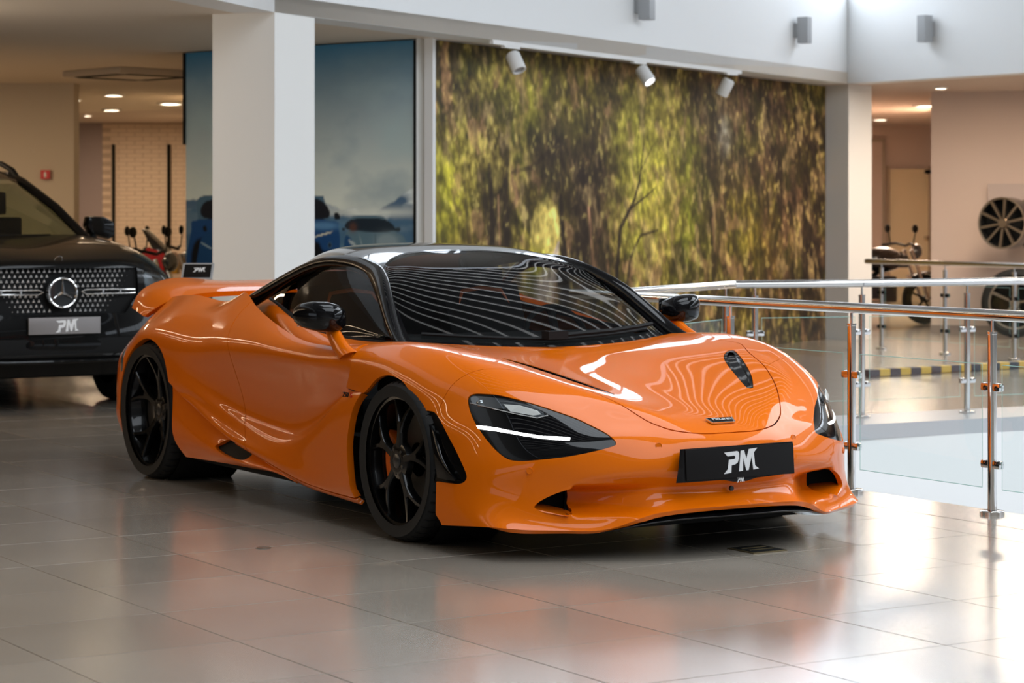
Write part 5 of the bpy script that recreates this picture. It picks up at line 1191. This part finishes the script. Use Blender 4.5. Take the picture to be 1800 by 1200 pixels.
# ceiling cassette, down lights and sensors
def downlight(px, py, r=.055, lab='', on=True, z=HS, es=None):
    D = (z - 1.3195) * 4105.4 / (381.86 - py); X = (px - 900) / 4105.4 * D
    c = Vector(W(X, D, z)); t = thing('down_light', lab, 'light', c, 0, 'ceiling down lights')
    m_ = MB(); m_.lathe([(r, -.001), (r * 1.35, -.001), (r * 1.35, -.012), (r, -.02), (r * .95, -.008)], 24); m_.build('trim_ring', SPOTW, t, smooth=True)
    m_ = MB(); m_.lathe([(0, -.012), (r * .95, -.012)], 20); m_.build('lens', mat('down_light_on', (1, .9, .75), .4, emit=(1, .86, .66), es=26) if on else mat('lamp_face_off', (.4, .4, .42), .2, .5), t)
for px, py, r_, lab in ((200, 166, .10, 'lit round down light behind the ceiling unit, farther left'), (196, 192, .10, 'lit round down light nearest the brick wall at the left'), (300, 181, .13, 'lit round down light left of the blue poster top'), (134, 174, .05, 'small lit down light at the beige wall edge'), (154, 202, .05, 'small lit down light above the mauve wall'), (248, 132, .06, 'lit down light just behind the ceiling unit')):
    downlight(px, py, r_, lab)
for px, py, r_, lab in ((1627, 185, .13, 'bright round down light above the cream door'), (1654, 153, .06, 'small lit down light right of the white pier'), (1547, 209, .09, 'lit down light at the edge of the white pier')):
    downlight(px, py, r_, lab)
downlight(1642, 173, .05, 'unlit small fitting between the two right down lights', False)
ac = thing('ceiling_unit', 'square beige air conditioning cassette in the left ceiling', 'air conditioner', W(-3.72, 22.85, HS)); 
ACM = mat('cassette_beige', (.52, .45, .36), .5)
Ma = Matrix.Rotation(R(45) + YAW, 4, 'Z')
m_ = MB(); m_.box((-.48, -.48, -.06), (.48, .48, -.002), Ma); m_.build('panel', ACM, ac, bevel=.01)
for k in range(4):
    m_ = MB(); m_.box((-.34, .33, -.066), (.34, .43, -.059), Ma @ Matrix.Rotation(R(90 * k), 4, 'Z')); m_.build('air_slot', MBLACK, ac)
# red call point on the beige wall
cp = thing('call_point', 'small red square sign with white mark on the beige wall', 'sign', W((80-900)/4105.4*24.86, 24.86, 1.32 + (382-307)*24.86/4105.4))
Mc = Matrix.Rotation(YAW - R(90), 4, 'Z')
m_ = MB(); m_.box((-.048, -.02, -.048), (.048, .02, .048), Mc); m_.build('plate', mat('sign_red', (.62, .02, .02), .4), cp)
m_ = MB(); m_.box((-.012, -.024, -.028), (.012, -.0201, .018), Mc); m_.box((-.007, -.024, .018), (.007, -.0201, .028), Mc); m_.build('pictogram', mat('sign_white', (.8, .75, .7), .5), cp)
# information stand behind the rear spoiler
Di = 15.6; xi = (348 - 900) / 4105.4 * Di; zi = 1.3195 + (381.86 - 474) * Di / 4105.4
si = thing('info_stand', 'grey framed black information stand behind the orange rear spoiler', 'sign', W(xi, Di))
Mi = Matrix.Translation((0, 0, zi)) @ Matrix.Rotation(YAW - R(90), 4, 'Z') @ Matrix.Rotation(R(-50), 4, 'X')
m_ = MB(); m_.box((-.105, -.008, -.10), (.105, .008, .06), Mi); hd_ = m_.build('frame', mat('stand_grey', (.42, .43, .44), .35, .3), si, bevel=.004)
m_ = MB(); m_.box((-.090, -.0105, -.088), (.090, -.0082, .043), Mi); m_.build('display', PLATEBLK, hd_)
logo(hd_, Mi @ Matrix.Translation((.012, -.0108, -.012)), .085, mat('stand_logo', (.75, .75, .75), .5), name='display_logo')
m_ = MB(); m_.tube([(0, 0, .01), (0, 0, zi - .02)], .018, 12); m_.lathe([(0, 0.001), (.13, .001), (.13, .012), (0, .014)], 28); m_.build('stand_foot', STEEL, si, smooth=True)
# floor outlets
def floor_at(px, py):
    D = 1.3195 * 4105.4 / (py - 381.86); return W((px - 900) / 4105.4 * D, D)
p = floor_at(1331, 966); fo = thing('floor_outlet', 'dark square floor outlet with brass rim under the car nose', 'outlet', p, YAW - R(58))
BR = mat('brass_dark', (.22, .17, .09), .35, .8)
m_ = MB(); m_.box((-.085, -.085, .0005), (.085, .085, .0045)); m_.build('rim', BR, fo, bevel=.002)
m_ = MB(); m_.box((-.074, -.074, .004), (.074, .074, .0055)); m_.build('lid', MBLACK, fo)
for k in (-.03, .02):
    m_ = MB(); m_.box((-.06, k, .0055), (.06, k + .012, .0075)); m_.build('lid_bar', BR, fo)
p = floor_at(463, 963); m_ = MB(); m_.lathe([(0, .0015), (.022, .0015), (.028, .003), (.031, .001)], 28, Matrix.Translation(p)); o = m_.build('floor_outlet', mat('cap_bronze', (.20, .15, .11), .35, .6), smooth=True); tag(o, 'small round metal cap let into the tile left of the front wheel', 'outlet')
# display wheels on the pink wall
def show_wheel(label, px, py, D, rad, width, spokes, tyre, yaw, name='wheel_exhibit', hub=.08, grp='display wheels by the pink wall'):
    X = (px - 900) / 4105.4 * D; z = 1.3195 + (381.86 - py) * D / 4105.4
    t = thing(name, label, 'wheel', W(X, D, z), YAW - R(90) + R(yaw), grp)
    M = Matrix.Rotation(R(90), 4, 'X')                     # axis towards the viewer (-y)
    rr = rad - (.085 if tyre else 0)
    ALU = mat('alloy_bronze', (.36, .29, .22), .3, .9)
    m_ = MB(); m_.lathe([(rr, -width/2), (rr - .02, -width/2), (rr - .035, 0), (rr - .025, width/2 - .02), (rr - .012, width/2), (rr, width/2), (rr, -width/2)], 48, M); rim_ = m_.build('rim', mat('rim_black', (.01, .01, .01), .25, coat=.5), t, smooth=True)
    m_ = MB(); m_.lathe([(rr - .022, width/2 - .002), (rr - .002, width/2 + .002), (rr, width/2 - .006)], 48, M); m_.build('rim_lip', ALU, t, smooth=True)
    m_ = MB(); m_.lathe([(0, -width/4), (rr - .02, -width/4)], 40, M); m_.build('backing', MBLACK, t)
    for k in range(spokes):
        a = 2 * math.pi * k / spokes + .2; m_ = MB()
        c, s_ = math.cos(a), math.sin(a); h = width/2
        for r0, r1, w0_, w1_ in ((.03, rr - .015, .020, .030),):
            P = []
            for r_, w_ in ((r0, w0_), (r1, w1_)):
                for d_ in (-.5, .5): P.append((r_ * c - d_ * w_ * s_, r_ * s_ + d_ * w_ * c))
            m_.add([M @ Vector((x, y, zz)) for x, y, zz in [(*P[0], h - .03), (*P[1], h - .03), (*P[3], h - .012), (*P[2], h - .012), (*P[0], h - .06), (*P[1], h - .06), (*P[3], h - .05), (*P[2], h - .05)]], [(0,1,2,3),(4,7,6,5),(0,4,5,1),(1,5,6,2),(2,6,7,3),(3,7,4,0)])
        m_.build('spoke', ALU if k % 1 == 0 else ALU, t)
    m_ = MB(); m_.lathe([(0, width/2 - .012), (hub - .03, width/2 - .012), (hub - .02, width/2 - .03), (hub - .02, width/2 - .07)], 20, M); m_.build('hub', ALU, t, smooth=True)
    if tyre:
        m_ = MB(); m_.lathe([(rr - .002, -width/2), (rr + .03, -width/2 - .012), (rad - .02, -width/2), (rad, -width/2 + .03), (rad, width/2 - .03), (rad - .02, width/2), (rr + .03, width/2 + .012), (rr - .002, width/2)], 56, M); m_.build('tyre', RUBBER, t, smooth=True)
show_wheel('multi-spoke alloy wheel hanging on the pink wall, left of a pair', 1768, 392, 25.62, .285, .20, 10, False, -38)
show_wheel('alloy wheel on the pink wall behind its left neighbour, cut by the edge', 1822, 392, 26.02, .285, .16, 10, False, -40)
show_wheel('large wheel with black tyre standing below the wall wheels', 1788, 532, 25.3, .37, .26, 5, True, -25)
m_ = MB(); a = Vector(W(5.40, 26.51)); b = Vector(W(9.0, 25.67)); m_.box((0, -.02, 1.05), ((b - a).length, .0, 1.70), along(a, b)); o = m_.build('display_board', mat('board_pink', (.52, .42, .37), .5)); tag(o, 'pale flat board on the pink wall behind the wheels', 'board')

# ---------------------------------------------------------------- motorcycles in the back rooms
def motorcycle(label, X, D, yaw, body, accent, style, name='motorcycle'):
    t = thing(name, label, 'motorcycle', W(X, D), YAW - R(90) + R(yaw), 'motorcycles in the back rooms')
    bm_ = mat('bike_' + body[0], body[1], .25, coat=.8); am = mat('bike_' + accent[0], accent[1], .3, coat=.5); B = MBLACK
    for x, nm in ((-.70, 'rear_wheel'), (.72, 'front_wheel')):
        M = Matrix.Translation((x, 0, .31)) @ Matrix.Rotation(R(90), 4, 'X'); w_ = .09 if x < 0 else .06
        m_ = MB(); m_.lathe([(.215, -w_*.7), (.24, -w_), (.29, -w_*.8), (.31, -w_*.3), (.31, w_*.3), (.29, w_*.8), (.24, w_), (.215, w_*.7)], 36, M); wo = m_.build(nm, RUBBER, t, smooth=True)
        m_ = MB(); m_.lathe([(.20, -.03), (.22, -.04), (.22, .04), (.20, .03)], 36, M)
        for k in range(5):
            a = 2*math.pi*k/5; m_.tube([M @ Vector((.03*math.cos(a), .03*math.sin(a), 0)), M @ Vector((.205*math.cos(a+.2), .205*math.sin(a+.2), 0))], .014, 6)
        m_.lathe([(0, -.05), (.04, -.05), (.04, .05), (0, .05)], 16, M); m_.build('wheel_rim', am if style == 'sport' else B, wo, smooth=True)
    m_ = MB()
    for s in (-1, 1): m_.tube([(.72, s*.09, .31), (.48, s*.09, .92)], .026, 10)
    m_.build('fork', STEEL, t, smooth=True)
    m_ = MB(); m_.tube([(-.70, .10, .31), (-.20, .10, .42), (-.05, .05, .55), (.40, .0, .88)], .03, 8); m_.tube([(-.70, -.10, .31), (-.20, -.10, .42), (-.05, -.05, .55)], .03, 8); m_.build('frame', B, t, smooth=True)
    m_ = MB(); m_.box((-.22, -.15, .28), (.26, .15, .60)); m_.build('engine', mat('engine_grey', (.06, .06, .065), .4, .7), t, bevel=.04)
    m_ = MB(); m_.sphere((.13, 0, .80), .22, 16, (1.3, .68, .72)); m_.build('tank', bm_, t, smooth=True)
    m_ = MB(); m_.extrude([(-.12, -.13, .74), (-.50, -.12, .76), (-.78, -.09, .86), (-.80, -.08, .90), (-.50, -.12, .83), (-.12, -.13, .81)], (0, .24, 0)); m_.build('seat', B, t, bevel=.03)
    m_ = MB(); m_.extrude([(-.45, -.10, .70), (-.85, -.06, .84), (-.86, -.06, .89), (-.45, -.10, .77)], (0, .18, 0)); m_.build('tail', bm_, t, bevel=.02)
    m_ = MB(); m_.tube([(.34, -.38, .98), (.42, -.18, 1.0), (.45, 0, .97), (.42, .18, 1.0), (.34, .38, .98)], .015, 8); m_.build('handlebar', B, t, smooth=True)
    for s in (-1, 1):
        m_ = MB(); m_.tube([(.40, s*.28, 1.0), (.40, s*.33, 1.13)], .007, 6); m_.sphere((.39, s*.34, 1.18), .065, 12, (.35, 1, .8)); m_.build('mirror', B, t, smooth=True)
    m_ = MB(); m_.sphere((.60, 0, .90), .10, 14, (.7, 1, .95)); m_.build('headlight', LENSM if style != 'sport' else B, t, smooth=True)
    m_ = MB(); m_.lathe([(.19, -.05), (.33, -.055), (.335, 0), (.33, .055), (.19, .05)], 4); 
    m_ = MB(); m_.extrude([(.50, -.07, .60), (.72, -.07, .66), (.95, -.07, .60), (.95, -.07, .57), (.72, -.07, .635), (.50, -.07, .57)], (0, .14, 0)); m_.build('front_mudguard', bm_, t, bevel=.01)
    m_ = MB(); m_.tube([(.0, -.17, .30), (-.35, -.19, .32), (-.75, -.20, .48)], [.03, .045, .05], 12); m_.build('exhaust', STEEL, t, smooth=True)
    if style == 'sport':
        m_ = MB(); m_.extrude([(.30, -.22, .45), (.66, -.14, .62), (.74, -.12, .92), (.55, -.14, 1.02), (.38, -.2, .85), (.15, -.24, .55)], (0, .02, 0)); m_.extrude([(.30, .20, .45), (.66, .12, .62), (.74, .10, .92), (.55, .12, 1.02), (.38, .18, .85), (.15, .22, .55)], (0, .02, 0)); m_.extrude([(.62, -.14, .72), (.78, -.08, .84), (.76, -.10, .96), (.58, -.14, 1.0)], (0, .28, 0)); m_.build('fairing', bm_, t, bevel=.012)
        m_ = MB(); m_.extrude([(.74, -.10, .96), (.48, -.09, 1.20), (.46, -.09, 1.20), (.58, -.12, 1.0)], (0, .20, 0)); m_.build('screen', mat('smoke_screen', (.012, .012, .012), .1, coat=1), t, bevel=.01)
    else:
        m_ = MB(); m_.box((.30, -.06, .70), (.46, .06, .86)); m_.build('accent_panel', am, t, bevel=.02)
    return t
RED = ('red', (.50, .012, .012)); BLK = ('black', (.008, .008, .009)); YEL = ('yellow', (.62, .33, .02)); GRY = ('dark_grey', (.05, .045, .04))
motorcycle('red motorcycle with black screen in front of the white brick wall', -4.22, 23.95, -8, RED, RED, 'sport')
motorcycle('black motorcycle with a yellow panel and tall mirrors right of the red one', -4.12, 25.75, -8, BLK, YEL, 'naked')
motorcycle('dark motorcycle partly hidden by the left edge of the blue poster', -3.75, 27.1, -8, BLK, RED, 'naked')
motorcycle('dark motorcycle nearest the off-road car, standing before the red one', -3.78, 22.2, -20, BLK, GRY, 'naked')
motorcycle('black motorcycle half hidden behind the white pier on the right', 4.42, 28.6, 20, BLK, GRY, 'naked')
